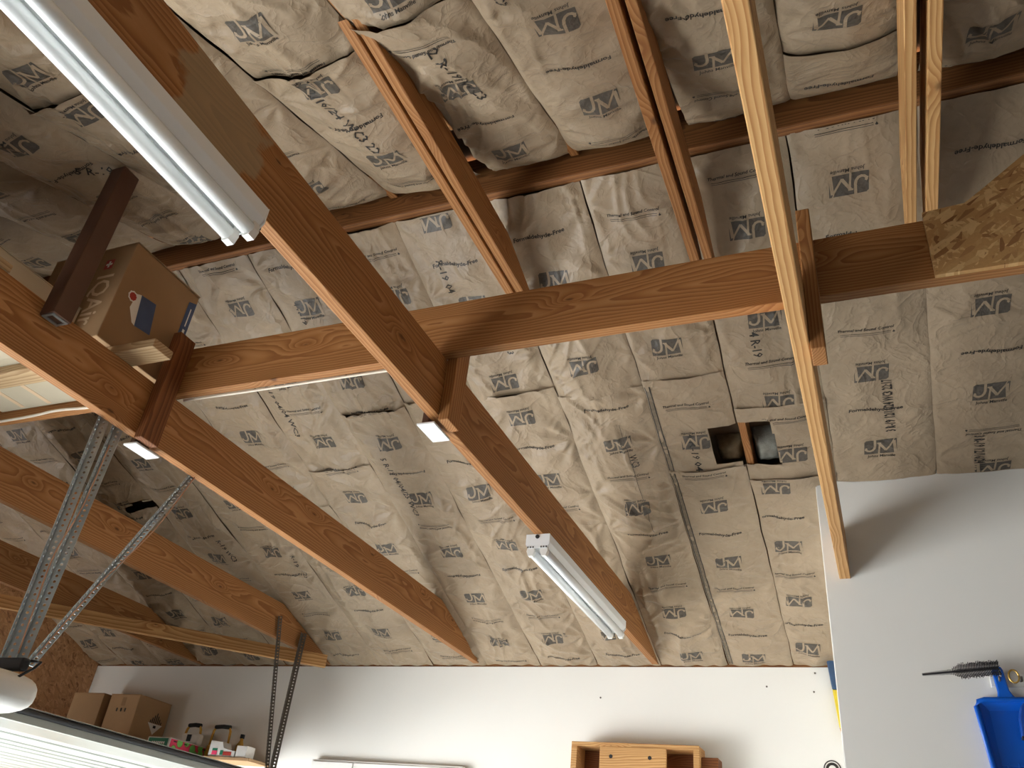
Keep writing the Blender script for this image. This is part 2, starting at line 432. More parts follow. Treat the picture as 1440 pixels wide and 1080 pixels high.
class Batt:
    """kraft-faced batt: d(X, s) = sag below the rafter plane"""
    def __init__(s, x0, x1, s0, s1, seed, amp, near, crumple=1.0, lap=0.0):
        s.x0, s.x1, s.s0, s.s1, s.seed, s.amp, s.near, s.cr, s.lap = x0, x1, s0, s1, seed, amp, near, crumple, lap
        r = random.Random(seed)
        s.st = []
        for side in (x0, x1):
            t = s0 + r.uniform(.05, .25)
            while t < s1:
                s.st.append((side, t, r.uniform(5, 9), r.uniform(0, 6.28), r.uniform(.35, 1.0), r.uniform(.09, .2)))
                t += r.uniform(.2, .42)
    def d(s, X, S):
        X = np.asarray(X, float); S = np.asarray(S, float); sd = s.seed
        w = s.x1 - s.x0
        e = np.clip(np.minimum(X - s.x0, s.x1 - X), 0, None)
        along = .75 + .55 * perlin(S * 1.6, X * 0 + sd * .37, sd + 5) + .25 * perlin(S * 4.1, X * 3, sd + 6)
        pil = s.amp * (.85 if s.near else .75) * along * (1 - np.exp(-(e / .11) ** 1.5))
        inn = 1 - np.exp(-(e / .03) ** 2)
        # slow billow
        bil = .010 * perlin(X * 5 + sd, S * 3.2, sd + 1) + .006 * perlin(X * 9, S * 7, sd + 2)
        # long soft folds, slanting across the sheet
        a = X * 1.0 + .35 * perlin(S * 2, X * 2, sd + 9)
        f1 = ridged((a * .9 + S * .55) * 6.5, (S - X * .6) * 2.0, sd + 3, 5) * sstep(-.1, .45, perlin(X * 4, S * 1.8, sd + 11))
        f2 = ridged((a * .9 - S * .6) * 7.5, (S + X * .5) * 2.3, sd + 4, 5) * sstep(-.1, .45, perlin(X * 4 + 7, S * 1.9, sd + 12))
        f3 = ridged(X * 11, S * 1.3 + sd, sd + 13, 5) * sstep(0, .4, perlin(X * 3 + 3, S * 1.4, sd + 14))
        fold = (.011 * f1 + .011 * f2 + .008 * f3) * inn
        # star folds at the staples
        star = np.zeros_like(X)
        for (sx, ss, k, ph, am, rad) in s.st:
            dx = X - sx; dy = S - ss
            r = np.hypot(dx, dy) + 1e-6
            th = np.arctan2(dy, np.abs(dx))
            star += am * np.cos(k * th + ph) * np.exp(-r / rad) * sstep(.0, .06, r)
        out = pil + (bil + fold) * (.4 + .6 * inn) * s.cr + .009 * s.cr * star * (.3 + .7 * inn)
        if not s.near:
            g = np.exp(-np.clip(S - 0, 0, None) / .10)         # gathers where the sheet is tucked to the wall plate
            out = out * (1 - .85 * np.exp(-S / .05)) + .012 * g * perlin(X * 15, S * 3 + .3, sd + 21)
        else:
            out = out * (1 - np.exp(-((S - s.s0) / .07) ** 1.1)) - .03 * np.exp(-(S - s.s0) / .05)
        ends = np.minimum(S - s.s0, s.s1 - S)
        out = out + s.lap * np.exp(-np.clip(s.s1 - S, 0, None) / .05)
        return out - (.008 if s.near else .0035) * np.exp(-(e / .010) ** 2)
    def P(s, X, S, off=0.0):
        X = np.asarray(X, float); S = np.asarray(S, float)
        dd = s.d(X, S) + off
        for xb, sg in ((s.x0, 1), (s.x1, -1)):          # adjoining batts share one wandering seam
            k = int(round(xb * 1000)) % 9973
            e = np.abs(X - xb)
            wv = .006 * perlin(S * 3.1, S * 0 + .5, k) + .003 * perlin(S * 9, S * 0 + .5, k + 1)
            gp = np.clip(.0045 * perlin(S * 2.4, S * 0 + .5, k + 2) - .0005, -.0006, .004)
            X = X + (wv + sg * gp) * np.exp(-(e / .03) ** 2)
        if not s.near:
            Y = YW - S * CT - ST * dd; Z = H + S * ST - CT * dd
        else:
            Y = 2.098 - S * CT + ST * dd; Z = NZ0 - S * ST - CT * dd
        return np.stack([X, Y, Z], -1)
NZ0 = 2.475

def batt_object(b, parent, cut=None, fine=.009, coarse_from=None, gap=.001):
    xs = np.linspace(b.x0 + gap, b.x1 - gap, max(4, int((b.x1 - b.x0) / fine) + 1))
    if coarse_from and b.s1 > coarse_from:
        ss = np.concatenate([np.arange(b.s0, coarse_from, fine), np.arange(coarse_from, b.s1, .035), [b.s1]])
    else:
        ss = np.linspace(b.s0, b.s1, max(4, int((b.s1 - b.s0) / fine) + 1))
    X, S = np.meshgrid(xs, ss, indexing='ij')
    V = b.P(X, S).reshape(-1, 3)
    nx, ns = X.shape
    I = np.arange(nx * ns).reshape(nx, ns)
    Q = np.stack([I[:-1, :-1], I[1:, :-1], I[1:, 1:], I[:-1, 1:]], -1).reshape(-1, 4)
    if cut is not None:
        cx = (X[:-1, :-1] + X[1:, 1:]) / 2; cs = (S[:-1, :-1] + S[1:, 1:]) / 2
        Q = Q[~cut(cx, cs).reshape(-1)]
    me = bpy.data.meshes.new('insulation_batt')
    V = V + np.array([0, 0, ZC])
    me.vertices.add(len(V)); me.vertices.foreach_set('co', V.astype(np.float32).ravel())
    me.loops.add(len(Q) * 4); me.loops.foreach_set('vertex_index', Q.astype(np.int32).ravel())
    me.polygons.add(len(Q)); me.polygons.foreach_set('loop_start', np.arange(0, len(Q) * 4, 4, dtype=np.int32))
    me.update(calc_edges=True); me.validate()
    me.polygons.foreach_set('use_smooth', [True] * len(me.polygons))
    me.materials.append(KRAFT)
    o = bpy.data.objects.new('insulation_batt', me); COL.objects.link(o)
    o.parent = parent
    return o

class Print:
    """flat print that follows a batt"""
    def __init__(s, b, cut=None): s.b = b; s.v = []; s.f = []; s.m = []; s.cut = cut
    def put(s, shape, scale, xc, sc, ang=0.0, mi=0, lift=.0016, sx=1.0, wave=0.0):
        v, f = shape
        v = np.array(v, float).reshape(-1, 2)
        a = v[:, 0] * scale * sx; c = v[:, 1] * scale
        if wave: c = c + wave * np.sin(a / (.5 * (abs(a).max() + 1e-6)) * 1.6)
        ca, sa = math.cos(ang), math.sin(ang)
        X = xc + a * ca - c * sa; S = sc + a * sa + c * ca
        ok = (X > s.b.x0 + .006) & (X < s.b.x1 - .006) & (S > s.b.s0 + .004) & (S < s.b.s1 - .004)
        if s.cut is not None: ok &= ~s.cut(X, S)
        P = s.b.P(np.clip(X, s.b.x0, s.b.x1), np.clip(S, s.b.s0, s.b.s1), lift)
        o = len(s.v); s.v += [tuple(p) for p in (P + np.array([0, 0, ZC]))]
        for q in f:
            if all(ok[i] for i in q): s.f.append(tuple(i + o for i in q)); s.m.append(mi)
    def build(s, parent):
        if not s.f: return
        me = bpy.data.meshes.new('printed_lettering'); me.from_pydata(s.v, [], s.f)
        for mm in (INK, KRAFT, INKB, SMUDGE): me.materials.append(mm)
        me.polygons.foreach_set('material_index', s.m)
        me.polygons.foreach_set('use_smooth', [True] * len(me.polygons)); me.update()
        o = bpy.data.objects.new('printed_lettering', me); COL.objects.link(o)
        o.parent = parent; o['label'] = 'grey and black printed lettering and logos'
        return o

# the maker's logo: dark block with pale J and M
def logo_block():
    nx, ny = 18, 11; W, Hh = 1.0, .62
    vs = []; 
    for i in range(nx + 1):
        for j in range(ny + 1):
            x = i / nx; y = j / ny * Hh
            x += .05 * (y / Hh - .5)                      # slight slant
            if i == 0 and j == ny: x += .03; y -= .03
            if i == nx and j == 0: x -= .02
            vs.append((x - .5, y))
    fs = [(i * (ny + 1) + j, (i + 1) * (ny + 1) + j, (i + 1) * (ny + 1) + j + 1, i * (ny + 1) + j + 1) for i in range(nx) for j in range(ny)]
    return np.array(vs), fs
LB = logo_block()
def sh(pts): return [(x - .5, y) for x, y in pts]
J1s = stroke(densify(sh([(.355, .66), (.335, .34), (.31, .24), (.25, .165), (.17, .135), (.10, .15), (.05, .20), (.015, .22)]), .05), .075)
J2s = stroke(densify(sh([(.06, .19), (.05, .25), (.08, .28)]), .04), .07)
M1s = stroke(densify(sh([(.43, -.01), (.49, .46)]), .05), .055)
M2s = stroke(densify(sh([(.47, .46), (.665, .13)]), .05), .09)
M3s = stroke(densify(sh([(.655, .12), (.915, .52)]), .05), .055)
M4s = stroke(densify(sh([(.935, .54), (.945, -.02)]), .05), .09)
M5s = stroke(densify(sh([(.40, .475), (.53, .475)]), .05), .05)
M6s = stroke(densify(sh([(.90, .50), (.95, .50)]), .05), .04)
M7s = stroke(densify(sh([(.89, .51), (.95, .64)]), .05), .03)
HOUSE = 'Johns Manville'
def put_logo(pr, xc, sc, inv, size=.134):
    ang = math.pi if inv else 0.0
    oy = .26 * size
    def p(shape, scale, dy, **k):
        dd = (dy - .26 * size) * (-1 if inv else 1)
        pr.put(shape, scale, xc, sc + dd, ang, **k)
    p(LB, size, 0, mi=0, lift=.0014)
    for q in (J1s, J2s, M1s, M2s, M3s, M4s, M5s, M6s, M7s): p(q, size, 0, mi=1, lift=.0022)
    p(text_shape(HOUSE, .15), size * .152, -.15 * size, mi=2, lift=.0016, sx=.98)
FREE = 'Formaldehyde-Free'; TSC = 'Thermal and Sound Control'
LINE = stroke(densify([(-.5, 0), (.5, 0)], .06), .012)
FLAME = (np.array([(0, 0), (.35, .1), (.45, .4), (.2, .7), (.05, 1.1), (-.2, .65), (-.4, .35), (-.3, .1)]), [(0, 1, 2, 3, 4, 5, 6, 7)])
def put_free(pr, xc, sc, inv):
    pr.put(text_shape(FREE, .1, 2, .024), .0255, xc, sc, math.pi if inv else 0, mi=2, sx=1.08, wave=-.006)
def put_tsc(pr, xc, sc, inv):
    a = math.pi if inv else 0.0; q = -1 if inv else 1
    pr.put(text_shape(TSC, .25, 2, .022), .0185, xc, sc, a, mi=2, sx=1.0)
    pr.put(LINE, .19, xc, sc - .014 * q, a, mi=2); pr.put(LINE, .19, xc, sc - .022 * q, a, mi=0)
    pr.put(FLAME, .012, xc + .105 * q, sc - .024 * q, a, mi=2)
def put_code(pr, txt, xc, sc, size, sx, ang): pr.put(text_shape(txt, 0, 1, .03 if sx < .5 else .012), size, xc, sc, ang, mi=2, sx=sx)

def fill_print(pr, U0, xc, s0, s1, inv_text, r):
    k = math.floor((s0 - U0) / .22) - 1
    while True:
        sc = U0 + .22 * k
        if sc > s1: break
        if sc > s0 - .02:
            jx = xc + r.uniform(-.008, .008)
            if k % 4 == 0: put_logo(pr, jx, sc, False)
            elif k % 4 == 2: put_logo(pr, jx, sc, True)
            elif k % 4 == 1: put_free(pr, jx, sc, inv_text)
            else: put_tsc(pr, jx, sc, inv_text)
        k += 1

# ------------------------------------------------------------------ roof decks (setting)
def roof_slab(name, near):
    b = MB(); t = .15
    if not near:
        pts = [(YW + .45, H - .45 * SL + t / CT), (YR, H + (YW - YR) * SL + t / CT)]
    else:
        pts = [(-1.4, NZ0 - (2.098 + 1.4) * SL + t / CT), (YR, NZ0 + (YR - 2.098) * SL + t / CT)]
    poly = [pts[0], pts[1], (pts[1][0], pts[1][1] + .03), (pts[0][0], pts[0][1] + .03)]
    b.prism(poly, 'x', XL - .3, 3.4)
    o = b.build(name, SHEATH)
    o.location = (0, 0, ZC); tag(o, kind='structure')
    return o
ceil_far = roof_slab('ceiling_far', False)
ceil_near = roof_slab('ceiling_near', True)
for o in (ceil_far, ceil_near):           # child meshes of these are written in world coordinates
    o.location = (0, 0, 0); o.data.transform(Matrix.Translation((0, 0, ZC))); o['_o'] = (0, 0, -ZC)
tag(ceil_far, 'far roof slope lined with kraft faced insulation batts'); tag(ceil_near, 'near roof slope lined with sagging kraft faced batts')

# ------------------------------------------------------------------ insulation on the far slope
SMAX = (YW - 2.14) / CT
S_RW = (YW - YRW) / CT
def cut_all(X, S):
    Y = YW - S * CT
    chase = (X > XRW + .004) & (Y > YRW + .004)
    hole = (X > -.60) & (X < -.305 - .05 * (S - 1.68)) & (S > 1.655 + .03 * (X < -.47)) & (S < 1.925 + .05 * (X + .45))
    gap = (X > -4.30) & (X < -4.06) & (S > 1.735) & (S < 1.775 + .02 * np.sin((X + 4.3) * 13))
    return chase | hole | gap
FB = [1.15, .75, .345, -.075, -.462, -.84, -1.25, -1.66, -2.05, -2.435, -2.84, -3.265, -3.68, -4.08, -4.48, -4.88, -5.28, -5.68, XL]
PIECES = {  # bay: list of (s0, s1, upright logo phase, logo x, inverted text, sag)
    0: [(S_RW, SMAX, 1.75, .95, False, .02)],
    1: [(S_RW, SMAX, 1.96, .57, True, .016)],
    2: [(S_RW, SMAX, 1.70, .12, False, .016)],
    3: [(0, 1.56, 1.06, -.355, False, .022), (1.545, 2.02, 2.15, -.25, False, .022), (2.005, SMAX, 2.48, -.265, False, .03)],
    4: [(0, 1.66, .965, -.67, False, .024), (1.65, 2.24, 1.41, -.675, False, .024), (2.225, SMAX, 2.41, -.67, False, .032)],
    5: [(0, 2.21, 1.00, -1.04, False, .036), (2.195, SMAX, 2.83, -1.06, False, .04)],
    6: [(0, 2.27, 1.68, -1.46, False, .04), (2.255, SMAX, 2.78, -1.47, False, .035)],
    7: [(0, 2.29, 1.64, -1.86, False, .034), (2.275, SMAX, 2.46, -1.80, False, .035)],
    8: [(0, 2.27, 1.61, -2.235, True, .036), (2.255, SMAX, 2.92, -2.26, False, .03)],
    9: [(0, 1.90, 1.23, -2.63, False, .034), (1.885, SMAX, 2.55, -2.62, False, .03)],
    10: [(0, 1.62, .41, -3.045, False, .036), (1.61, SMAX, 2.19, -3.04, False, .03)],
    11: [(0, 2.1, .82, -3.47, True, .034), (2.09, SMAX, 2.5, -3.47, False, .03)],
    12: [(0, SMAX, .35, -3.9, False, .04)],
    13: [(0, 1.8, .57, -4.32, False, .04), (1.75, SMAX, 2.2, -4.3, False, .03)],
    14: [(0, SMAX, .67, -4.65, False, .04)],
    15: [(0, SMAX, .5, -5.1, True, .035)],
    16: [(0, SMAX, .9, -5.5, False, .035)],
    17: [(0, SMAX, .3, -5.82, False, .03)],
}
CODES_FAR = {  # bay: (text, x, s, size, x-stretch, angle)
    1: [('3 R-19 12/16/24 WC3 22:17', .50, 1.575, .056, .46, -math.pi / 2)],
    2: [('3 R-19 12/16/24 WC3 22:17', .195, 1.94, .056, .46, math.pi / 2)],
    3: [('4 R-19', -.33, 2.36, .055, .9, -math.pi / 2)],
    4: [('4 R-19 04/25 WC3', -.70, 1.66, .048, 1.25, -math.pi / 2)],
    5: [('WC3', -1.0, 1.76, .05, .8, -math.pi / 2), ('R-19', -1.1, 2.70, .03, 1.0, math.pi / 2)],
    6: [('3', -1.40, 2.50, .045, 1, -math.pi / 2), ('R-19 04', -1.55, 2.95, .045, 1.2, -math.pi / 2)],
    7: [('R-19 WC3', -1.95, 2.72, .046, 1.4, -math.pi / 2), ('R-19', -1.78, .35, .026, 1, -math.pi / 2)],
    8: [('5 R-19 04/04/25 WC3', -2.33, 1.72, .046, 1.15, -math.pi / 2), ('4 R-19', -2.34, 2.9, .045, 1.0, -math.pi / 2)],
    9: [('R-19 04/04 WC3', -2.76, 2.35, .042, 1.3, -math.pi / 2)],
    10: [('4 R-19 04/04/25', -3.14, 1.5, .042, 1.2, -math.pi / 2)],
    11: [('R-19 04/25', -3.35, 1.1, .042, 1.2, -math.pi / 2)],
    12: [('R-19 WC3', -3.8, 1.3, .042, 1.2, -math.pi / 2)],
}
rr = random.Random(11)
batts = {}
for bay in range(len(FB) - 1):
    x1, x0 = FB[bay], FB[bay + 1]
    for k, (s0, s1, U0, xc, inv, amp) in enumerate(PIECES[bay]):
        crum = .5 if bay in (0, 1, 2) else (.85 if bay in (3, 4) else 1.4)
        b = Batt(x0, x1, s0, s1, 100 + bay * 7 + k, amp, False, crum, lap=.010 if s1 < SMAX - .1 else 0)
        need = bay in (3, 4, 13)
        o = batt_object(b, ceil_far, cut_all if need else None, fine=.009 if bay < 13 else .014, gap=.003 if bay == 4 else .0008)
        pr = Print(b, cut_all if need else None)
        fill_print(pr, U0, xc, s0, s1, inv, rr)
        for c in CODES_FAR.get(bay, []):
            if s0 < c[2] < s1: put_code(pr, *c)
        if bay == 4:                       # smudged flange band beside the seam
            for (a_, w_, mi_) in ((x0 + .019, .024, 3), (x0 + .009, .005, 2), (x0 + .031, .005, 2)):
                sh_ = stroke(densify([(s0, 0), (min(s1, 2.2), 0)], .012), w_)
                pr.put((sh_[0], sh_[1]), 1.0, a_, 0.0, math.pi / 2, mi=mi_, lift=.0018 if mi_ == 2 else .0012)
        if bay == 5:
            sh_ = stroke(densify([(1.25, 0), (2.0, 0)], .012), .0022)
            pr.put(sh_, 1.0, -1.0, 0.0, math.pi / 2, mi=0, lift=.0015)
        pr.build(o)
        batts[(bay, k)] = o

# ------------------------------------------------------------------ insulation on the near slope
NBX = [1.15, .745, .335, -.045, -.437, -.845, -1.222, -1.65, -2.05, -2.44, -2.84, -3.25, -3.65, -4.05, -4.45, -4.85, -5.25, -5.65, XL]
NP = {  # bay: pieces (s0, s1, upright phase, x, inverted, sag)
    0: [(0, 3.3, .2, .95, True, .07)], 1: [(0, 3.3, .27, .55, True, .085)],
    2: [(0, .33, -.1, .12, True, .06), (.315, .62, .92, .12, True, .075), (.605, 3.3, .72, .12, True, .07)], 3: [(0, 3.3, .45, -.24, True, .075)],
    4: [(0, 3.3, .36, -.64, True, .07)], 5: [(0, 1.0, .20, -1.04, True, .075), (.985, 3.3, 1.08, -1.04, True, .07)],
    6: [(0, .92, .40, -1.455, True, .075), (.905, 3.3, 1.14, -1.465, True, .07)],
    7: [(0, 3.3, .75, -1.85, True, .07)], 8: [(0, 1.12, .6, -2.23, True, .08), (1.105, 3.3, 1.25, -2.23, True, .07)],
    9: [(0, 3.3, .56, -2.62, True, .08)], 10: [(0, 3.3, .8, -3.04, True, .08)],
}
CODES_NEAR = {4: [('WC3', -.77, .98, .05, 1.0, -math.pi / 2)], 5: [('2 R-19 WC3', -1.02, .70, .05, 1.2, -1.45)],
              6: [('3 R-19 12/16/24 WC3 22', -1.49, .74, .05, 1.05, -1.45)], 8: [('R-19 WC3', -2.15, .95, .05, 1.0, -1.3)],
              9: [('5 R-19', -2.55, .72, .05, 1.0, -.6)]}
TIES = [-1.206, -.437, .332]
for bay in range(len(NBX) - 1):
    x1, x0 = NBX[bay], NBX[bay + 1]
    for k, (s0, s1, U0, xc, inv, amp) in enumerate(NP.get(bay, [(0, 3.3, .1 + .3 * (bay % 3), (x0 + x1) / 2, True, .07)])):
        b = Batt(x0, x1, s0, s1, 500 + bay * 7 + k, amp, True, 1.25, lap=.012 if s1 < 3 else 0)
        if s0 > 0:
            b.near = True
            _d = b.d
            base = Batt(x0, x1, 0, s1, 500 + bay * 7, amp, True, 1.25)
            b.d = (lambda X, S, base=base, k=k: base.d(X, S) - .008)
        def slit(X, S):
            m_ = np.zeros(np.shape(X), bool)
            for t in TIES:
                wdt = .034 * sstep(.78, .60, S) + .006 * (S > .78) * 0
                m_ |= (np.abs(X - t) < wdt) & (S < .80)
            return m_
        edge = any(abs(x0 - t) < .03 or abs(x1 - t) < .03 for t in TIES)
        o = batt_object(b, ceil_near, slit if edge else None, fine=.009 if bay < 11 else .02, coarse_from=1.9)
        pr = Print(b, slit if edge else None)
        if bay < 12: fill_print(pr, U0, xc, s0, min(s1, 1.9), inv, rr)
        for c in CODES_NEAR.get(bay, []):
            if s0 < c[2] < s1: put_code(pr, *c)
        pr.build(o)

# fibreglass seen in the opening cut through the facing
def lump(name, x0, x1, s0, s1, top, mat, seed, parent):
    """rounded slab of batting seen inside the opening, hanging 'top' metres under the deck"""
    b = MB(); n = 12; vs = []; fs = []
    for i in range(n + 1):
        for j in range(n + 1):
            X = x0 + (x1 - x0) * i / n; S = s0 + (s1 - s0) * j / n
            e = min(i, n - i, j, n - j) / n
            up = .145 - top * min(1, e * 5) ** .5 + .004 * math.sin(i * 1.3 + seed) * math.cos(j * 1.1 + seed)
            vs.append((X, YW - S * CT + ST * up, H + S * ST + CT * up))
    for i in range(n):
        for j in range(n):
            a = i * (n + 1) + j; fs.append((a, a + n + 1, a + n + 2, a + 1))
    b.add(vs, fs)
    return b.build(name, mat, parent, origin=(0, 0, -ZC), smooth=True)
lump('fibreglass', -.425, -.285, 1.60, 1.765, .10, FIBRE, 1, ceil_far)
lump('fibreglass', -.605, -.468, 1.62, 1.735, .085, FIBREB, 2, ceil_far)

# ------------------------------------------------------------------ walls and floor
b = MB(); b.box(XL - .12, 1.0, YW, YW + .12, FLOOR, H - .012)
wf = b.build('wall_far', WALLM); tag(wf, 'white painted far wall under the eave', kind='structure')
b = MB(); b.box(XL - .12, 1.0, YW + .006, YW + .11, H - .012, H + .14)  # dark plate added to block light at the eave and keep the gap dark
tp = b.build('leak_stop_1', DARKW); tag(tp, 'dark top plate added above the far wall to stop a light leak', kind='structure')
b = MB()
b.prism([(YRW, FLOOR), (YW - .001, FLOOR), (YW - .001, H + .02), (YRW, H + (YW - YRW) * SL + .025)], 'x', XRW, 3.3)
wr = b.build('wall_right', WALLM, bevel=.004); tag(wr, 'white painted wall of the room projecting on the right', kind='structure')
b = MB()
zr = lambda y: (H + (YW - y) * SL if y > YR else NZ0 - (2.098 - y) * SL) + .14
b.prism([(-1.3, .60), (YW, .60), (YW, zr(YW)), (YR, zr(YR + .001)), (-1.3, zr(-1.3))], 'x', XL - .12, XL)
b.box(XL - .12, XL, 4.76, YW, FLOOR, .60)
b.box(XL - .12, XL, -1.3, -1.0, FLOOR, .60)
wl = b.build('wall_left', OSBD); tag(wl, 'strand board gable wall above the garage door opening', kind='structure')
b = MB(); b.box(-13, 3.4, -4.0, YW + .12, FLOOR - .1, FLOOR)
fl = b.build('floor', CONC); tag(fl, 'concrete garage floor', kind='structure')

# ------------------------------------------------------------------ timbers
def joist(label, x0, x1, mat, y1=YW, end_cut=True, y0=-.9):
    L = y1 - y0; h = .222
    if end_cut:
        yt = YW - h / SL
        poly = [(0, 0), (L, 0), (L, .004), (yt - y0 - .02, h), (0, h)]
    else: poly = [(0, 0), (L, 0), (L, h), (0, h)]
    o = beam('ceiling_joist', 'y', y0, y1, x0, x1, H, H + h, mat, poly=poly)
    return tag(o, label, 'joist', 'ceiling joists spanning to the far wall')
J1 = joist('fir ceiling joist carrying both fluorescent strip lights', -1.301, -1.259, FIRS)
J2 = joist('fir ceiling joist with the dark brown post and storage boxes above it', -2.520, -2.476, FIR)
J3 = joist('fir ceiling joist that the dark perforated angle irons are bolted to', -3.716, -3.675, FIR)
J4 = joist('leftmost fir ceiling joist, crossing above the diagonal brace', -4.898, -4.857, FIR)
T = joist('pale fir joist ending at the white right wall', -.112, -.066, PINE, y1=YRW, end_cut=False)

o = beam('ridge_board', 'x', XL, 3.3, 2.104, 2.146, 2.396, 2.62, DARKW); tag(o, 'long dark fir ridge board at the peak of the roof', 'ridge board')
o = beam('strongback_beam', 'x', -4.9, 1.6, 2.052, 2.092, H + .2225, 1.812, FIR); tag(o, 'wide fir beam on edge resting across the joists under the ridge', 'beam')
tag(post('hanger_block', -2.475, -2.436, 1.962, 2.050, 1.350, 1.835, REDW), 'reddish upright block tying the beam to the joist by the carton', 'wood block', 'upright hanger blocks')
tag(post('hanger_block', -1.258, -1.219, 2.093, 2.180, 1.350, 1.800, FIR), 'upright fir block on the joist with the strip lights', 'wood block', 'upright hanger blocks')
tag(post('hanger_block', -.065, -.026, 1.962, 2.050, 1.350, 1.86, FIR), 'upright fir block beside the pale joist at the right', 'wood block', 'upright hanger blocks')

tl = ['left', 'middle', 'right']
for i, (xa, xb, xc_, xd, y0, y1) in enumerate([(-1.243, -1.207, -1.197, -1.163, 1.12, 2.66), (-.476, -.440, -.424, -.392, 1.12, 2.66), (.279, .312, .340, .378, 1.12, 2.66)]):
    for j, (p, q) in enumerate(((xa, xb), (xc_, xd))):
        side = 'left' if j == 0 else 'right'
        L = y1 - y0
        poly = [(0.0, 0), (L, 0), (L - .42, .14), (.42, .14)]
        o = beam('collar_tie', 'y', y0, y1, p, q, 2.151, 2.291, PINE if i == 2 else FIR, poly=poly)
        tag(o, f'{side} board of the {tl[i]} doubled collar tie below the ridge', 'collar tie', 'collar tie boards crossing under the ridge')
# rafters that show between the batts
def rafter(x, near, label, sa=.0, sb=1.6):
    h = .12; w = .034
    if near:
        P = lambda s, u: (2.098 - s * CT - ST * u, NZ0 - s * ST + CT * u)
        s0, s1 = sa, sb
    else:
        P = lambda s, u: (YW - s * CT + ST * u, H + s * ST + CT * u)
        s0, s1 = (.3 if x < 0 else S_RW + .05), SMAX
    a = P(s0, .012); c = P(s1, .012)
    o = board('rafter', (x, a[0], a[1]), (x, c[0], c[1]), w, h, FIR)
    return tag(o, label, 'rafter', 'rafters showing between the insulation batts')
rafter(-.445, False, 'rafter crossing the hole cut in the insulation')
rafter(-1.206, False, 'far slope rafter held by the left collar tie pair'); rafter(.326, False, 'far slope rafter held by the right collar tie pair')
rafter(-1.206, True, 'near slope rafter between the left collar tie boards', .36); rafter(-.434, True, 'near slope rafter between the middle collar tie boards', .36)
rafter(.326, True, 'near slope rafter between the right collar tie boards', .36)
rafter(-.845, True, 'rafter foot showing at the ridge between left and middle collar ties', 0, .2); rafter(-1.65, True, 'rafter foot showing at the ridge left of the left collar tie', 0, .2)

tag(board('diagonal_brace', (-3.555, 4.975, 1.285), (-5.75, 2.96, 1.285), .038, .084, PINE), 'thin diagonal brace board under the joists at the left', 'brace')
tag(post('brown_post', -2.475, -2.405, 1.430, 1.505, 1.535, 2.23, BROWN), 'dark brown square post rising from the joist to the roof', 'post')
bp = bpy.context.scene.objects['brown_post']
b = MB(); b.box(-2.468, -2.456, 1.436, 1.499, 1.531, 1.536); b.box(-2.424, -2.412, 1.436, 1.499, 1.531, 1.536); b.box(-2.456, -2.424, 1.436, 1.444, 1.531, 1.536); b.box(-2.456, -2.424, 1.491, 1.499, 1.531, 1.536)
e = b.build('metal_end_rim', STEEL); wm = e.matrix_world.copy(); bpy.context.view_layer.update(); e.parent = bp; e.matrix_parent_inverse = bp.matrix_world.inverted()

# strand board gusset at the right end of the beam
b = MB(); b.prism([(.277, H + .2225), (1.6, H + .2225), (1.6, 2.36), (.98, 2.30), (.62, 2.025), (.44, 1.875), (.39, 1.836), (.278, 1.828)], 'y', 2.036, 2.051)
tag(b.build('strand_board_gusset', OSBM, origin=(.277, 2.036, 1.59)), 'fresh strand board gusset nailed on the beam end at the right', 'board')

# ------------------------------------------------------------------ fluorescent strip lights
def strip_light(label, y0, y1):
    xc = -1.281; zt = H - .001
    root = empty('strip_light', (xc, y0, zt - .085)); tag(root, label, 'light fixture', 'two tube fluorescent strip lights')
    w = .054
    b = MB(); b.prism([(xc - w, zt), (xc + w, zt), (xc + w, zt - .036), (xc + w - .014, zt - .058), (xc - w + .014, zt - .058), (xc - w, zt - .036)], 'y', y0 + .003, y1 - .003)
    b.build('housing', WHITE, root, origin=(xc, y0, zt), bevel=.002)
    for ye, yb in ((y0, y0 + .003), (y1 - .003, y1)):
        b = MB(); b.prism([(xc - w, zt), (xc + w, zt), (xc + w, zt - .046), (xc + w - .012, zt - .064), (xc - w + .012, zt - .064), (xc - w, zt - .046)], 'y', ye, yb)
        ep = b.build('end_plate', WHITE, root, origin=(xc, ye, zt))
    for sx in (-.030, .030):
        b = MB(); n = 16; r = .0185; zc_ = zt - .074
        b.tube([(xc + sx, y0 + .022, zc_), (xc + sx, y1 - .022, zc_)], r, 18)
        tb = b.build('tube', TUBE, root, origin=(xc + sx, y0, zc_), smooth=True)
        for ya, yb in ((y0 + .002, y0 + .024), (y1 - .024, y1 - .002)):
            b = MB(); b.prism([(xc + sx - .013, zt - .05), (xc + sx + .013, zt - .05), (xc + sx + .018, zt - .075), (xc + sx + .010, zt - .096), (xc + sx - .010, zt - .096), (xc + sx - .018, zt - .075)], 'y', ya, yb)
            so = b.build('lamp_socket', LWHITE, root, origin=(xc + sx, ya, zt))
    for ye in (y0 - .004, y1):
        b = MB(); b.tube([(xc - .002, ye, zt - .012), (xc - .002, ye + .004, zt - .012)], .009, 10)
        b.build('knockout', BLACK, root, origin=(xc, ye, zt))
        for sx in (-.042, -.03, -.018, .018, .03, .042):
            b = MB(); b.box(xc + sx - .002, xc + sx + .002, ye + .0015, ye + .0035, zt - .062, zt - .055); b.build('vent_slot', BLACK, root, origin=(xc + sx, ye, zt))
    return root
strip_light('white fluorescent strip light nearest the camera at upper left', -.13, 1.10)
strip_light('white fluorescent strip light near the far wall', 3.115, 4.33)

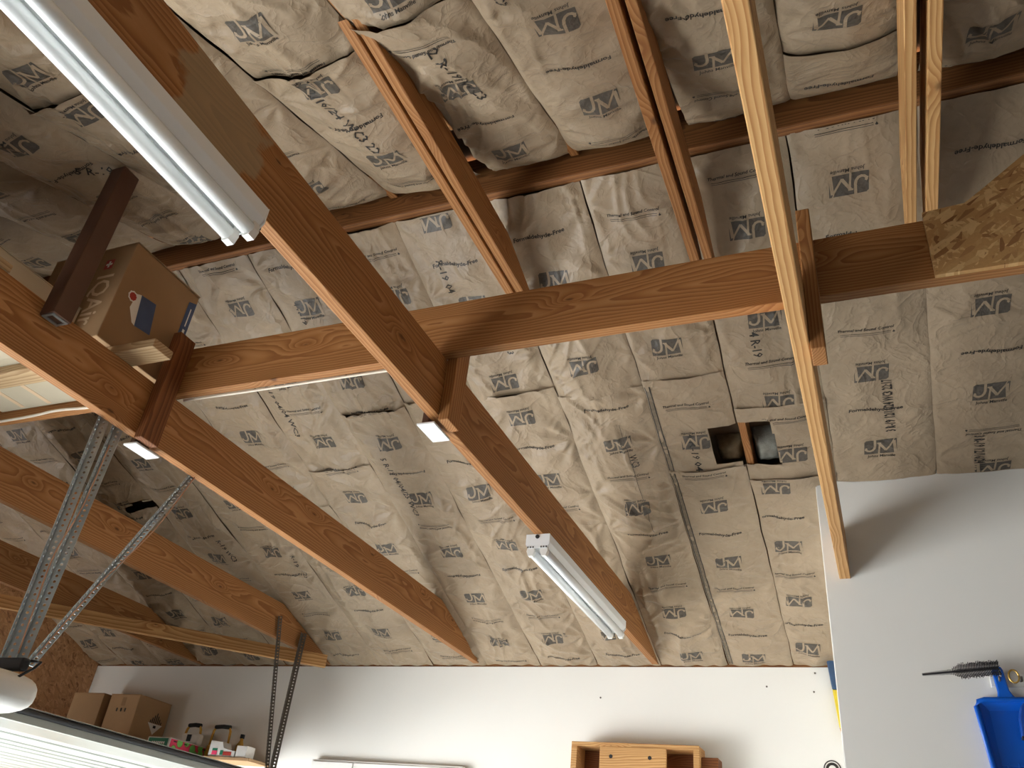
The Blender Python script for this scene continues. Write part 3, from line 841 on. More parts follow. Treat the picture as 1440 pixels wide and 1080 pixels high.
# white cover plates under the joists
for (x0, x1, y0, y1, lab) in ((-1.335, -1.268, 2.09, 2.215, 'white rectangular cover plate under the joist with strip lights'),
                              (-2.545, -2.478, 1.985, 2.11, 'white rectangular cover plate under the joist with the carton')):
    root = empty('cover_plate', ((x0 + x1) / 2, (y0 + y1) / 2, H - .03)); tag(root, lab, 'cover plate', 'white cover plates under the joists')
    b = MB(); b.box(x0, x1, y0, y1, H - .032, H - .024); b.build('plate', WHITE, root, origin=(x0, y0, H - .03), bevel=.002)
    b = MB(); b.box(x0 + .006, x1 - .035, y0 + .02, y1 - .03, H - .024, H + .05); b.build('junction_box', BROWN, root, origin=(x0, y0, H - .02), bevel=.002)

# ------------------------------------------------------------------ perforated angle irons
def perf_strip(b, p0, dx, dw, L, w, pitch=.020, hole=.0042, off=.5):
    """flat strip with round holes; p0 corner, dx unit along, dw unit across"""
    p0 = Vector(p0); dx = Vector(dx); dw = Vector(dw); n = int(L / pitch); pitch = L / n
    for i in range(n):
        c = p0 + dx * (i + .5) * pitch + dw * w * off
        oc = [(-1, -1), (0, -1), (1, -1), (1, 0), (1, 1), (0, 1), (-1, 1), (-1, 0)]
        outer = [p0 + dx * ((i + .5 + a * .5) * pitch) + dw * (w * (.5 + .5 * c2)) for a, c2 in oc]
        inner = [c + dx * (hole * math.cos(math.atan2(c2, a))) + dw * (hole * math.sin(math.atan2(c2, a))) for a, c2 in oc]
        b.add(outer + inner, [(k, (k + 1) % 8, 8 + (k + 1) % 8, 8 + k) for k in range(8)])
def angle_iron(p0, p1, face_dir, w, mat, label, group, pitch=.02, hole=.005):
    p0 = Vector(p0); p1 = Vector(p1); dx = (p1 - p0); L = dx.length; dx.normalize()
    a = Vector(face_dir); a = (a - a.dot(dx) * dx).normalized(); c = dx.cross(a)
    root = empty('angle_iron', tuple(p0)); tag(root, label, 'angle iron', group)
    for d in (a, c):
        b = MB(); perf_strip(b, p0, dx, d, L, w, pitch, hole)
        me = b.mesh('perforated_flange', mat, origin=tuple(p0), recalc=False)
        o = bpy.data.objects.new('perforated_flange', me); COL.objects.link(o); o.parent = root
        md = o.modifiers.new('thickness', 'SOLIDIFY'); md.thickness = .0018; md.offset = 0
    return root
GA = 'angle irons hanging the door opener'
angle_iron((-2.556, 1.862, 1.46), (-2.556, 1.872, .507), (.83, .55, 0), .032, STEEL, 'galvanized perforated angle iron hanging straight from the joist, left one', GA)
angle_iron((-2.556, 1.935, 1.46), (-2.552, 1.912, .507), (.83, .55, 0), .032, STEEL, 'galvanized perforated angle iron hanging from the joist, right of its twin', GA)
angle_iron((-2.550, 2.36, 1.40), (-2.548, 1.955, .512), (.83, .55, 0), .022, STEEL, 'thin galvanized perforated brace slanting up to the joist', GA)
GB = 'dark angle irons hanging the door track'
angle_iron((-3.668, 4.50, 1.50), (-3.66, 4.735, .56), (.9, .4, 0), .022, STEELD, 'thin dark perforated angle iron, left of the pair on the joist', GB, hole=.0055)
angle_iron((-3.668, 4.785, 1.47), (-3.655, 4.768, .53), (.9, .4, 0), .034, STEELD, 'wide dark perforated angle iron, right of the pair on the joist', GB, hole=.0055)

# ------------------------------------------------------------------ garage door opener
root = empty('door_opener', (-2.62, 1.85, .33)); tag(root, 'white door opener motor unit hanging from perforated angle irons', 'door opener')
b = MB()
n1, n2 = 24, 14; vs = []; fs = []
for j in range(n2 + 1):
    ph = -math.pi / 2 + math.pi * j / n2
    for i in range(n1):
        th = 2 * math.pi * i / n1
        q = lambda v, p: math.copysign(abs(v) ** p, v)
        vs.append((-2.60 + .215 * q(math.cos(th), .55) * q(math.cos(ph), .6), 1.83 + .125 * q(math.sin(th), .6) * q(math.cos(ph), .6), .408 + .062 * q(math.sin(ph), .75)))
for j in range(n2):
    for i in range(n1): fs.append((j * n1 + i, j * n1 + (i + 1) % n1, (j + 1) * n1 + (i + 1) % n1, (j + 1) * n1 + i))
b.add(vs, fs); b.build('housing', LWHITE, root, origin=(-2.6, 1.83, .4), smooth=True)
b = MB(); b.box(-2.72, -2.425, 1.842, 1.872, .468, .506); b.build('mounting_bracket', BLACK, root, origin=(-2.6, 1.85, .49), bevel=.006)
b = MB(); b.box(-5.9, -2.7, 1.80, 1.84, .560, .60); b.build('rail', STEEL, root, origin=(-5.9, 1.82, .49), bevel=.003)
b = MB(); b.tube([(-2.53, 1.86, .478), (-2.50, 1.83, .43), (-2.45, 1.81, .415), (-2.41, 1.83, .44), (-2.385, 1.86, .478), (-2.40, 1.885, .50), (-2.44, 1.885, .505), (-2.48, 1.87, .495)], .0045, 8)
b.build('power_cord', BLACK, root, origin=(-2.5, 1.86, .47), smooth=True)

# ------------------------------------------------------------------ overhead garage door, open
root = empty('garage_door', (-4.7, 1.9, .485)); tag(root, 'white sectional garage door, rolled open overhead with a black rubber bottom seal', 'garage door')
DX = -3.562; Y0d, Y1d = -.98, 4.72
sec = .575; ZD = .487
for k in range(4):
    xa = DX - .012 - sec * k; xb = xa - sec + .006
    prof = [(xa, ZD)]
    for t in ((.76,) if k == 0 else (.22, .5, .78)):
        xm = xa - (sec - .006) * t; prof += [(xm + .036, ZD), (xm + .024, ZD + .012), (xm - .024, ZD + .012), (xm - .036, ZD)]
    prof += [(xb, ZD), (xb, ZD + .045), (xa, ZD + .045)]
    b = MB(); b.prism(prof, 'y', Y0d, Y1d); b.build('door_section', DOORW, root, origin=(xa, Y0d, ZD))
b = MB(); b.prism([(DX - .30, ZD - .0015), (DX - .012, ZD - .0015), (DX - .012, ZD - .0002), (DX - .30, ZD - .0002)], 'y', Y0d, Y1d); b.build('bottom_rail', DOORG, root, origin=(DX, Y0d, ZD))
b = MB(); b.prism([(DX - .012, ZD - .003), (DX, ZD - .001), (DX, ZD + .030), (DX - .012, ZD + .030)], 'y', Y0d, Y1d); b.build('bottom_retainer', DOORW, root, origin=(DX, Y0d, ZD))
b = MB(); b.tube([(DX + .004 + .002 * math.sin(t * 9), Y0d + (Y1d - Y0d) * t, ZD + .045 + .0015 * math.sin(t * 23)) for t in np.linspace(0, 1, 40)], .0145, 10)
b.build('rubber_seal', BLACK, root, origin=(DX, Y0d, .63), smooth=True)
b = MB(); b.prism([(DX - .012, ZD + .058), (DX + .012, ZD + .060), (DX + .012, ZD + .064), (DX - .012, ZD + .063)], 'y', Y0d, Y1d); b.build('seal_flap', DOORW, root, origin=(DX, Y0d, .65))
root = empty('door_track', (-4.8, 4.745, .50)); tag(root, 'galvanized overhead track beside the open garage door', 'door track')
b = MB(); b.box(-5.9, -3.63, 4.735, 4.738, .490, .550); b.box(-5.9, -3.63, 4.735, 4.757, .547, .550); b.box(-5.9, -3.63, 4.735, 4.757, .490, .493)
b.build('channel', STEELD, root, origin=(-4.8, 4.745, .5))

# ------------------------------------------------------------------ shelf and its boxes against the far wall
b = MB(); b.prism([(-5.95, 4.76), (-4.50, 4.76), (-4.50, 4.985), (-4.02, 4.985), (-4.02, YW - .002), (-5.95, YW - .002)], 'z', .668, .688)
tag(b.build('storage_shelf', CARD, origin=(-4.8, 4.9, .664), bevel=.002), 'deep storage shelf on the far wall behind the garage door', 'shelf')
def carton(name, label, x0, x1, y0, y1, z0, z1, mat, cat='box', group=None, flap=True):
    root = empty(name, ((x0 + x1) / 2, (y0 + y1) / 2, z0)); tag(root, label, cat, group)
    b = MB(); b.box(x0, x1, y0, y1, z0, z1 - .003); b.build('body', mat, root, origin=((x0 + x1) / 2, (y0 + y1) / 2, z0), bevel=.004)
    if flap:
        for xa, xb in ((x0, (x0 + x1) / 2 - .002), ((x0 + x1) / 2 + .002, x1)):
            b = MB(); b.prism([(xa, z1 - .003), (xb, z1 - .002), (xb, z1 + .001), (xa, z1 + .001)], 'y', y0 - .002, y1 + .002); b.build('top_flap', mat, root, origin=(xa, y0, z1))
    return root
def decal(parent, mat, pts, name='printed_mark', label=None):
    b = MB(); n = len(pts); b.add(pts, [tuple(range(n))]); o = b.build(name, mat, parent, origin=pts[0], recalc=False)
    if label: o['label'] = label
    return o
def wall_text(parent, s, mat, center, ux, uy, size, name='printed_text', sx=1.0, shear=0, off=(0, 0, 0)):
    v, f = text_shape(s, shear); ux = Vector(ux); uy = Vector(uy); c = Vector(center) + Vector(off)
    b = MB(); b.add([tuple(c + ux * float(p[0]) * size * sx + uy * float(p[1]) * size) for p in v], f)
    return b.build(name, mat, parent, origin=tuple(c), recalc=False)
c1 = carton('cardboard_box', 'plain cardboard box on the shelf against the strand board wall', -5.66, -5.355, 4.83, 5.13, .69, 1.058, CARDD, group='cardboard boxes on the shelf')
c2 = carton('cardboard_box', 'tall cardboard box with a striped hazard diamond on its side', -5.325, -5.04, 4.87, 5.205, .69, 1.062, CARD, group='cardboard boxes on the shelf')
decal(c2, CARDD, [(-5.20, 4.868, 1.04), (-5.16, 4.868, 1.04), (-5.16, 4.868, .98), (-5.20, 4.868, .98)], 'packing_tape')
for x in (-5.225, -5.185, -5.145):
    decal(c2, INKB, [(x - .008, 4.8685, .965), (x + .008, 4.8685, .965), (x + .006, 4.8685, .94), (x - .006, 4.8685, .94)])
# hazard diamond on the +X face
yc, zc = 5.09, .90; X = -5.037
decal(c2, LWHITE, [(X, yc - .075, zc), (X, yc, zc - .075), (X, yc + .075, zc)], 'hazard_diamond')
for k in range(-3, 4):
    yy = yc + k * .018; hh = .075 - abs(k * .018)
    decal(c2, INKB, [(X + .0005, yy - .005, zc + .002), (X + .0005, yy + .005, zc + .002), (X + .0005, yy + .005, zc + hh), (X + .0005, yy - .005, zc + hh)], 'hazard_stripe')
decal(c2, INKB, [(X + .0005, yc - .014, zc - .03), (X + .0005, yc + .014, zc - .03), (X + .0005, yc + .014, zc - .012), (X + .0005, yc - .014, zc - .012)], 'hazard_stripe')

mx0, mx1, my0, my1, mz0, mz1 = -4.752, -4.553, 4.778, 5.198, .6885, .768
m = carton('melon_carton', 'printed fruit carton with green label and pink side with melon slices', mx0, mx1, my0, my1, mz0, mz1, LWHITE, flap=False)
yq = my0 - .002
decal(m, GREEN, [(mx0 + .012, yq, mz1 - .010), (mx1 - .012, yq, mz1 - .010), (mx1 - .012, yq, mz0 + .002), (mx0 + .012, yq, mz0 + .002)], 'green_label')
for z in (.722, .702):
    for k in range(7):
        x = mx0 + .045 + k * .017
        decal(m, LWHITE, [(x, yq - .0005, z), (x + .012, yq - .0005, z), (x + .012, yq - .0005, z + .014), (x, yq - .0005, z + .014)], 'label_mark')
X = mx1 + .002
ya, yb, za, zb_ = my0 + .008, my1 - .012, mz0 + .002, mz1 - .010
decal(m, PINK, [(X, ya, za), (X, yb, za), (X, yb, zb_), (X, ya, zb_)], 'pink_panel')
def disc(parent, mat, X, y, z, r, name, clip=(ya, yb, za, zb_)):
    pts = []
    for k in range(20):
        a = 2 * math.pi * k / 20
        pts.append((X, min(max(y + r * math.cos(a), clip[0]), clip[1]), min(max(z + r * math.sin(a), clip[2]), clip[3])))
    decal(parent, mat, pts, name)
for (y, z, r) in ((.10, .745, .026), (.17, .756, .022), (.235, .728, .028), (.315, .750, .026), (.325, .708, .028), (.39, .740, .030), (.27, .698, .022), (.385, .698, .022), (.05, .700, .02)):
    disc(m, MELOND, X + .0006, my0 + y, z, r + .006, 'melon_slice_edge'); disc(m, MELON, X + .0012, my0 + y, z, r, 'melon_slice')
for y in (.05, .155, .35): decal(m, BLACK, [(X + .002, my0 + y - .016, .742), (X + .002, my0 + y + .016, .742), (X + .002, my0 + y + .016, .749), (X + .002, my0 + y - .016, .749)], 'hand_slot')
wz = .6885; wy = 4.995
w2 = empty('stepped_carton', (-4.27, 5.04, wz)); tag(w2, 'white carton with a stepped top and small pink pictures', 'box')
b = MB(); b.prism([(-4.385, wz), (-4.158, wz), (-4.158, .727), (-4.262, .746), (-4.280, .784), (-4.385, .791)], 'y', wy, wy + .09)
b.build('body', LWHITE, w2, origin=(-4.27, 5.04, wz), bevel=.002)
def pic(mat, x0, x1, z0, z1): decal(w2, mat, [(x0, wy - .002, z0), (x1, wy - .002, z0), (x1, wy - .002, z1), (x0, wy - .002, z1)], 'picture')
pic(PINK, -4.355, -4.310, .700, .726); pic(GREEN, -4.355, -4.310, .726, .742)
pic(GREEN, -4.285, -4.258, .700, .730); pic(LRED, -4.256, -4.185, .698, .722)
b = MB(); b.box(-4.150, -4.062, 4.995, 5.085, .6885, .765)
tag(b.build('white_carton', LWHITE, origin=(-4.106, 5.04, .6885), bevel=.003), 'narrow plain white carton at the right end of the shelf', 'box')
def handled_case(label, x0, x1, y, z0, zb, zt, body, grp):
    root = empty('tool_case', ((x0 + x1) / 2, y, z0)); tag(root, label, 'tool case', grp)
    b = MB(); b.box(x0 - .012, x1 + .022, y - .028, y + .028, z0, zb); b.build('body', body, root, origin=((x0 + x1) / 2, y, z0), bevel=.012)
    b = MB(); b.tube([(x0 - .01, y, zb - .02), (x0, y, zt - .03), (x0 + .018, y, zt - .004), (x1 - .018, y, zt - .002), (x1, y, zt - .03), (x1 + .008, y, zb - .02)], .009, 10)
    b.build('handle', ORANGE, root, origin=((x0 + x1) / 2, y, zb), smooth=True)
    b = MB(); b.tube([(x0 + .008, y, zt - .004), ((x0 + x1) / 2, y, zt + .001), (x1 - .008, y, zt - .003)], .0145, 10); b.build('grip', BLACK, root, origin=((x0 + x1) / 2, y, zt), smooth=True)
    return root
t1 = handled_case('tool case with black grip right behind the melon slices', -4.725, -4.60, 5.10, .769, .845, .905, LWHITE, 'cases with looped handles')
b = MB(); b.box(-4.68, -4.645, 5.066, 5.0725, .79, .835); b.build('latch', BLACK, t1, origin=(-4.66, 5.04, .8))
handled_case('amber handled tool case behind the stepped white carton', -4.535, -4.385, 5.165, .69, .785, .912, ORANGE, 'cases with looped handles')
b = MB(); b.tube([(-4.262, 5.155, .69), (-4.262, 5.155, .785), (-4.258, 5.155, .82), (-4.258, 5.155, .835)], [.028, .028, .012, .012], 14)
root = empty('small_bottle', (-4.262, 5.155, .69)); tag(root, 'small amber bottle with black cap behind the white cartons', 'bottle')
b.build('body', ORANGE, root, origin=(-4.262, 5.155, .69), smooth=True)
b = MB(); b.tube([(-4.258, 5.155, .835), (-4.258, 5.155, .862)], .016, 14); b.build('cap', BLACK, root, origin=(-4.258, 5.155, .815))

# ------------------------------------------------------------------ things on the far wall
root = empty('wall_rack', (-1.37, 5.13, .42)); tag(root, 'open wooden rack with a solid middle panel on the far wall', 'wall rack')
YF = 5.05
def bb(name, x0, x1, y0, y1, z0, z1, mat=PINE, par=root):
    b = MB(); b.box(x0, x1, y0, y1, z0, z1); return b.build(name, mat, par, origin=(x0, y0, z0), bevel=.002)
bb('top_board', -1.745, -.989, YF, YW - .001, .858, .881); bb('side_board', -1.745, -1.710, YF, YW - .001, .42, .858); bb('side_board', -1.022, -.989, YF, YW - .001, .42, .858)
bb('back_panel', -1.71, -1.022, YW - .014, YW - .002, .42, .858, REDW); mp_ = bb('middle_panel', -1.568, -1.175, YF - .004, YF + .016, .42, .858)
for x in (-1.50, -1.27):
    b = MB(); b.tube([(x, YF - .0055, .805), (x, YF - .004, .805)], .011, 12); h_ = b.build('peg_hole', BLACK, mp_, origin=(x, YF, .805))
b = MB(); b.box(-.986, -.893, 5.10, YW - .001, .5, .829); tag(b.build('wood_block', REDW, origin=(-.94, 5.15, .5), bevel=.003), 'reddish wood block beside the wooden rack', 'wood block')
root = empty('white_cabinet', (-3.07, 5.18, .4)); tag(root, 'flat white cabinet low on the far wall', 'cabinet')
bb('body', -3.636, -2.497, 5.17, YW - .001, .40, .728, LWHITE, root); bb('door', -3.63, -3.305, 5.158, 5.1695, .40, .715, LWHITE, root); bb('door', -3.295, -2.503, 5.158, 5.1695, .40, .715, LWHITE, root)

# blue and yellow tool hanging at the corner
root = empty('trowel', (-.235, 5.18, .98)); tag(root, 'yellow tool with blue handle hanging at the wall corner', 'hand tool')
b = MB(); b.prism([(-.276, 1.415), (-.222, 1.415), (-.212, 1.22), (-.258, 1.225)], 'y', 5.165, 5.195); b.build('handle', NAVY, root, origin=(-.24, 5.18, 1.3), bevel=.006)
b = MB(); b.prism([(-.257, 1.225), (-.208, 1.22), (-.218, 1.02), (-.240, 1.02)], 'y', 5.172, 5.190); b.build('shaft', YELLOW, root, origin=(-.24, 5.18, 1.1), bevel=.004)
b = MB(); b.prism([(-.240, 1.02), (-.218, 1.02), (-.224, .97), (-.229, .97)], 'y', 5.176, 5.186); b.build('tip', ORANGE, root, origin=(-.24, 5.18, 1.0))
b = MB(); b.tube([(-.235, 5.160, 1.395), (-.235, 5.219, 1.395)], .010, 10); b.build('hang_screw', BLACK, root, origin=(-.235, 5.19, 1.395))
# round emblem stuck on the wall at the corner
root = empty('wall_sticker', (-.28, 5.218, .82)); tag(root, 'round black emblem sticker on the far wall at the corner', 'sticker')
def ring(name, cx, cz, r0, r1, y, mat, par, n=28):
    vs = []; fs = []
    for k in range(n):
        a = 2 * math.pi * k / n; vs += [(cx + r0 * math.cos(a), y, cz + r0 * math.sin(a)), (cx + r1 * math.cos(a), y, cz + r1 * math.sin(a))]
    fs = [(2 * k, 2 * k + 1, (2 * k + 3) % (2 * n), (2 * k + 2) % (2 * n)) for k in range(n)]
    b = MB(); b.add(vs, fs); return b.build(name, mat, par, origin=(cx, y, cz), recalc=False)
ring('outer_ring', -.300, .815, .040, .046, YW - .0015, INKB, root); ring('inner_ring', -.300, .815, .020, .034, YW - .0015, INKB, root)
SCR = ['screw head in the far wall above the wood block', 'upper screw head in the far wall beside the blue handle', 'lower screw head in the far wall beside the yellow shaft', 'screw head in the far wall above the wooden rack']
for k, (x, z) in enumerate(((-1.0 * .62, 1.247), (-.345, 1.325), (-.36, 1.22), (-1.63, 1.17))):
    b = MB(); b.tube([(x, YW - .003, z), (x, YW + .002, z)], .0055, 8)
    tag(b.build('wall_screw', STEELD, origin=(x, YW, z)), SCR[k], 'screw', 'screw heads in the far wall')

# ------------------------------------------------------------------ dustpan and brush on the right wall
root = empty('dustpan', (.47, 3.78, .50)); tag(root, 'bright blue plastic dustpan hanging on the white wall', 'dustpan')
def rounded(poly_pts): return poly_pts
pan = [(.325, .84), (.337, .857), (.36, .862), (.64, .866), (.655, .86), (.665, .84), (.63, .48), (.355, .48)]
YP = YRW - .002
b = MB(); b.prism(pan, 'y', YP - .008, YP); b.build('back', BLUEP, root, origin=(.47, YP, .5), bevel=.002)
rim = [(.335, .842), (.35, .856), (.64, .860), (.655, .842), (.622, .485), (.363, .485)]
b = MB()
pts = [(x, YP - .030, z) for x, z in [(.360, .485), (.329, .835), (.338, .853), (.36, .860), (.64, .864), (.657, .854), (.662, .836), (.626, .485)]]
b.tube(pts, .010, 10); b.build('rim', BLUEP, root, origin=(.47, YP, .6), smooth=True)
b = MB()
outer = [(.328, .485 + .0), (.324, .838), (.336, .858), (.64, .866), (.664, .84), (.632, .485)]
inner = [(.386, .50), (.372, .826), (.62, .832), (.600, .50)]
vs = [(.352, YP - .032, .482), (.326, YP - .032, .838), (.340, YP - .032, .858), (.372, YP - .008, .824), (.384, YP - .008, .482)]
b.add(vs, [(0, 1, 2, 3, 4)])
vs = [(.340, YP - .032, .858), (.66, YP - .032, .862), (.62, YP - .008, .828), (.372, YP - .008, .824)]
b.add(vs, [(0, 1, 2, 3)])
vs = [(.66, YP - .032, .862), (.632, YP - .032, .482), (.604, YP - .008, .482), (.62, YP - .008, .828)]
b.add(vs, [(0, 1, 2, 3)])
w_ = b.build('side_wall', BLUEP, root, origin=(.47, YP, .6))
for x in (.40, .435, .47, .505, .54, .575):
    b = MB(); b.box(x - .003, x + .003, YP - .014, YP - .006, .48, .64); b.build('rib', BLUEP, root, origin=(x, YP, .5), bevel=.0015)
b = MB(); b.prism([(.378, .63), (.612, .63), (.612, .637), (.378, .637)], 'y', YP - .013, YP - .007); b.build('cross_rib', BLUEP, root, origin=(.4, YP, .63))
b = MB(); b.prism([(.398, .862), (.408, .875), (.411, .89), (.405, .972), (.412, .985), (.438, .985), (.444, .972), (.452, .895), (.462, .875), (.48, .864)], 'y', YP - .034, YP - .014); b.build('handle', BLUEP, root, origin=(.43, YP, .9), bevel=.005)
b = MB(); b.prism([(.428, .945), (.434, .945), (.434, .972), (.428, .972)], 'y', YP - .0355, YP - .033); b.build('hang_slot', LWHITE, root, origin=(.43, YP, .95))
root = empty('nested_dustpan', (.56, 3.72, .60)); tag(root, 'smaller dark blue dustpan nested in front of the bright one', 'dustpan')
b = MB(); b.prism([(.455, .72), (.459, .79), (.472, .83), (.495, .85), (.63, .852), (.645, .72)], 'y', YP - .075, YP - .040); b.build('pan', BLUED, root, origin=(.5, YP, .75), bevel=.006)
b = MB(); b.prism([(.457, .715), (.645, .712), (.645, .722), (.456, .722)], 'y', YP - .078, YP - .038); b.build('lip', BLACK, root, origin=(.5, YP, .72))
# bottle brush
root = empty('bottle_brush', (.30, 3.74, .94)); tag(root, 'black tapered round brush hanging sideways above the dustpan', 'brush')
A = Vector((.157, 3.735, .945)); Bv = Vector((.425, 3.735, .972)); ax = (Bv - A).normalized()
b = MB(); b.tube([tuple(A), tuple(Bv)], .0035, 8); b.build('twisted_wire', BLACK, root, origin=tuple(A))
b = MB(); rb = random.Random(3)
s1 = ax.cross(Vector((0, 1, 0))).normalized(); s2 = ax.cross(s1)
N = 48
for k in range(N):
    t = k / (N - 1); r = .006 + (.020 * (0 if t < .38 else min(1, (t - .38) / .12))) + .004 * min(1, t * 3)
    c = A + (Bv - A) * t
    for q in range(9):
        a = q / 9 * 2 * math.pi + k * .7; dirv = s1 * math.cos(a) + s2 * math.sin(a)
        rr_ = r * rb.uniform(.85, 1.1); tn = ax * .0013
        lean = ax * rr_ * .15
        p = c + dirv * rr_ + lean
        b.add([tuple(c - tn), tuple(c + tn), tuple(p + tn), tuple(p - tn)], [(0, 1, 2, 3)])
br = b.build('bristles', BLACK, root, origin=tuple(A), recalc=False); br['kind'] = 'stuff'
root = empty('hook_rail', (.55, 3.785, .93)); tag(root, 'white hook rail behind the dustpan handle', 'hook rail')
b = MB(); b.box(.395, .72, YRW - .0095, YRW - .001, .912, .968); b.build('rail', LWHITE, root, origin=(.5, YRW, .93), bevel=.003)
for x in (.425, .50, .58):
    b = MB(); b.tube([(x, YRW - .010, .935), (x, YRW - .035, .93), (x, YRW - .045, .945)], .004, 8); b.build('hook', STEELD, root, origin=(x, YRW, .93), smooth=True)
b = MB(); b.tube([(.475 + .017 * math.cos(a), YRW - .045, .945 + .024 * math.sin(a)) for a in np.linspace(0, 6.28, 20)], .0035, 8)
tag(b.build('key_ring', GOLD, origin=(.475, YRW - .045, .945), smooth=True), 'brass clip ring hanging beside the dustpan handle', 'ring')

# ------------------------------------------------------------------ storage between the joists at the left
def plank(label, x0, x1, y0, y1, z0, z1, mat):
    return tag(beam('storage_plank', 'x', x0, x1, y0, y1, z0, z1, mat), label, 'plank', 'planks laid across the joists')
ZJ = H + .223
plank('pale plank across the joists under the swiss marked carton', -3.95, -2.29, 1.75, 1.845, ZJ, ZJ + .036, WPINE)
zb = ZJ + .037
iq = empty('air_purifier_carton', (-2.73, 1.86, zb)); tag(iq, 'large tan carton with white lettering, swiss cross and blue labels', 'box')
bx0, bx1, by0, by1, bz1 = -2.96, -2.512, 1.68, 2.049, 2.085
b = MB(); b.box(bx0, bx1, by0, by1, zb, bz1); b.build('body', CARDD, iq, origin=((bx0 + bx1) / 2, 1.86, zb), bevel=.004)
b = MB(); b.prism([(by0, bz1), (by1, bz1 + .004), (by1, bz1 + .007), (by0, bz1 + .003)], 'x', bx0, bx1 + .003); b.build('top_flap', CARDD, iq, origin=(bx0, by0, bz1))
X = bx1 + .0012
decal(iq, LBLUE, [(X, 1.786, 1.90), (X, 1.862, 1.91), (X, 1.886, 1.775), (X, 1.806, 1.765)], 'shipping_label', 'blue and white shipping label')
decal(iq, LWHITE, [(X, 1.765, 1.89), (X, 1.786, 1.90), (X, 1.806, 1.765), (X, 1.79, 1.77), (X, 1.757, 1.82)], 'shipping_label')
def xdisc(par, mat, y, z, r, X, name, n=18):
    decal(par, mat, [(X, y + r * math.cos(2 * math.pi * k / n) * (1 + .12 * (k % 2)), z + r * math.sin(2 * math.pi * k / n) * (1 + .12 * (k % 2))) for k in range(n)], name)
xdisc(iq, LWHITE, 1.752, 1.868, .022, X + .0004, 'seal_sticker'); xdisc(iq, LRED, 1.752, 1.868, .016, X + .0008, 'seal_sticker')
decal(iq, LBLUE, [(X, 2.006, 2.035), (X, 2.046, 2.05), (X, 2.046, 1.87), (X, 2.006, 1.86)], 'side_label', 'narrow blue label')
decal(iq, LWHITE, [(X + .0005, 2.022, 1.885), (X + .0005, 2.034, 1.885), (X + .0005, 2.034, 1.905), (X + .0005, 2.022, 1.905)], 'label_mark')
decal(iq, LWHITE, [(X + .0005, 2.024, 1.92), (X + .0005, 2.030, 1.92), (X + .0005, 2.030, 2.01), (X + .0005, 2.024, 2.01)], 'label_mark')
yf = by0 - .0012
decal(iq, LRED, [(-2.645, yf, 2.02), (-2.600, yf, 2.02), (-2.600, yf, 1.972), (-2.645, yf, 1.972)], 'swiss_cross', 'small red shield with white cross')
for (a, c) in ((.016, .005), (.005, .016)):
    decal(iq, LWHITE, [(-2.6225 - a, yf - .0005, 1.996 - c), (-2.6225 + a, yf - .0005, 1.996 - c), (-2.6225 + a, yf - .0005, 1.996 + c), (-2.6225 - a, yf - .0005, 1.996 + c)], 'swiss_cross')
wall_text(iq, 'IQAir', PALE, (-2.655, yf, 1.82), (0, 0, -1), (1, 0, 0), .125, sx=.85)
for k in range(3):
    decal(iq, PALE, [(-2.715 - k * .022, yf, 1.98), (-2.707 - k * .022, yf, 1.98), (-2.707 - k * .022, yf, 1.72), (-2.715 - k * .022, yf, 1.72)], 'printed_line')
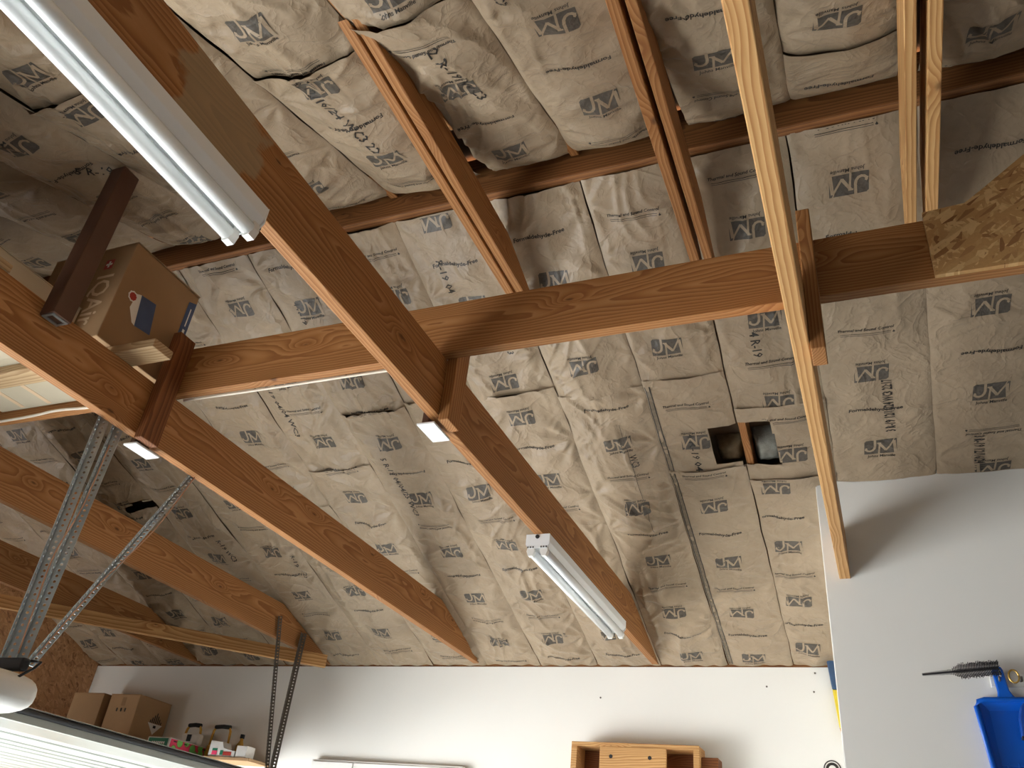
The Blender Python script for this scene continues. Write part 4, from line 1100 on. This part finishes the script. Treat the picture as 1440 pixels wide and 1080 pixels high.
# cream cartons further left, seen from below
def simple_box(name, label, x0, x1, y0, y1, z0, z1, mat):
    r = carton(name, label, x0, x1, y0, y1, z0, z1, mat, group='cartons stored above the joists')
    return r
cb = simple_box('cream_carton', 'cream carton lying on planks left of the lettered carton', -3.45, -2.965, 1.70, 2.045, zb, 1.93, CREAM)
for x in (-3.30, -3.14):
    b = MB(); b.box(x - .012, x + .012, 1.71, 2.03, zb - .0012, zb - .0002); b.build('seam_tape', PALE, cb, origin=(x, 1.7, zb))
simple_box('flat_carton', 'flat cream carton in front of the others, above the leftmost visible joists', -3.71, -2.66, 1.29, 1.675, ZJ + .0005, 1.78, CREAM)
b = MB(); b.box(-3.66, -2.535, .05, 1.27, ZJ + .001, ZJ + .019)  # sheet added out of view to darken the near slope at the left
tag(b.build('shade_platform', CARDD, origin=(-3.1, .2, ZJ), bevel=.001), 'unseen plywood sheet added on the joists to shade the near slope', 'platform')
tag(beam('scrap_board', 'y', .95, 1.28, -2.53, -2.47, ZJ, ZJ + .03, WPINE), 'short scrap board lying on top of the joist', 'board')

# ------------------------------------------------------------------ cables
def cable(name, label, pts, r, mat):
    P = [Vector(p) for p in pts]; out = []
    for i in range(len(P) - 1):
        p0 = P[max(0, i - 1)]; p1 = P[i]; p2 = P[i + 1]; p3 = P[min(len(P) - 1, i + 2)]
        for k in range(6):
            t = k / 6
            out.append(tuple(.5 * ((2 * p1) + (p2 - p0) * t + (2 * p0 - 5 * p1 + 4 * p2 - p3) * t * t + (3 * p1 - p0 - 3 * p2 + p3) * t ** 3)))
    out.append(tuple(P[-1]))
    b = MB(); b.tube(out, r, 8)
    return tag(b.build(name, mat, origin=pts[0], smooth=True), label, 'cable')
cable('lamp_cable', 'white cable stapled under the wide beam left of the joist', [(-4.6, 2.05, 1.588), (-3.4, 2.047, 1.585), (-3.1, 2.045, 1.596), (-2.9, 2.047, 1.588), (-2.53, 2.047, 1.588)], .006, CABLE)
cable('lamp_cable', 'white cable along the underside of the wide beam between the joists', [(-2.44, 2.094, 1.587), (-2.1, 2.096, 1.586), (-1.7, 2.095, 1.587), (-1.31, 2.096, 1.587)], .005, CABLE)
cable('bell_wire', 'thin tan wire hanging between the two angle irons', [(-2.530, 1.92, 1.30), (-2.527, 1.91, 1.05), (-2.53, 1.88, .86), (-2.527, 1.885, .66), (-2.522, 1.89, .53)], .0025, COPPER)
cable('bell_wire', 'thin tan wire following the slanted brace to the joist', [(-2.50, 2.33, 1.366), (-2.495, 2.22, 1.09), (-2.50, 2.07, .82), (-2.49, 1.975, .63), (-2.485, 1.93, .535)], .0022, COPPER)

for o in scene.objects:
    if '_o' in o: del o['_o']
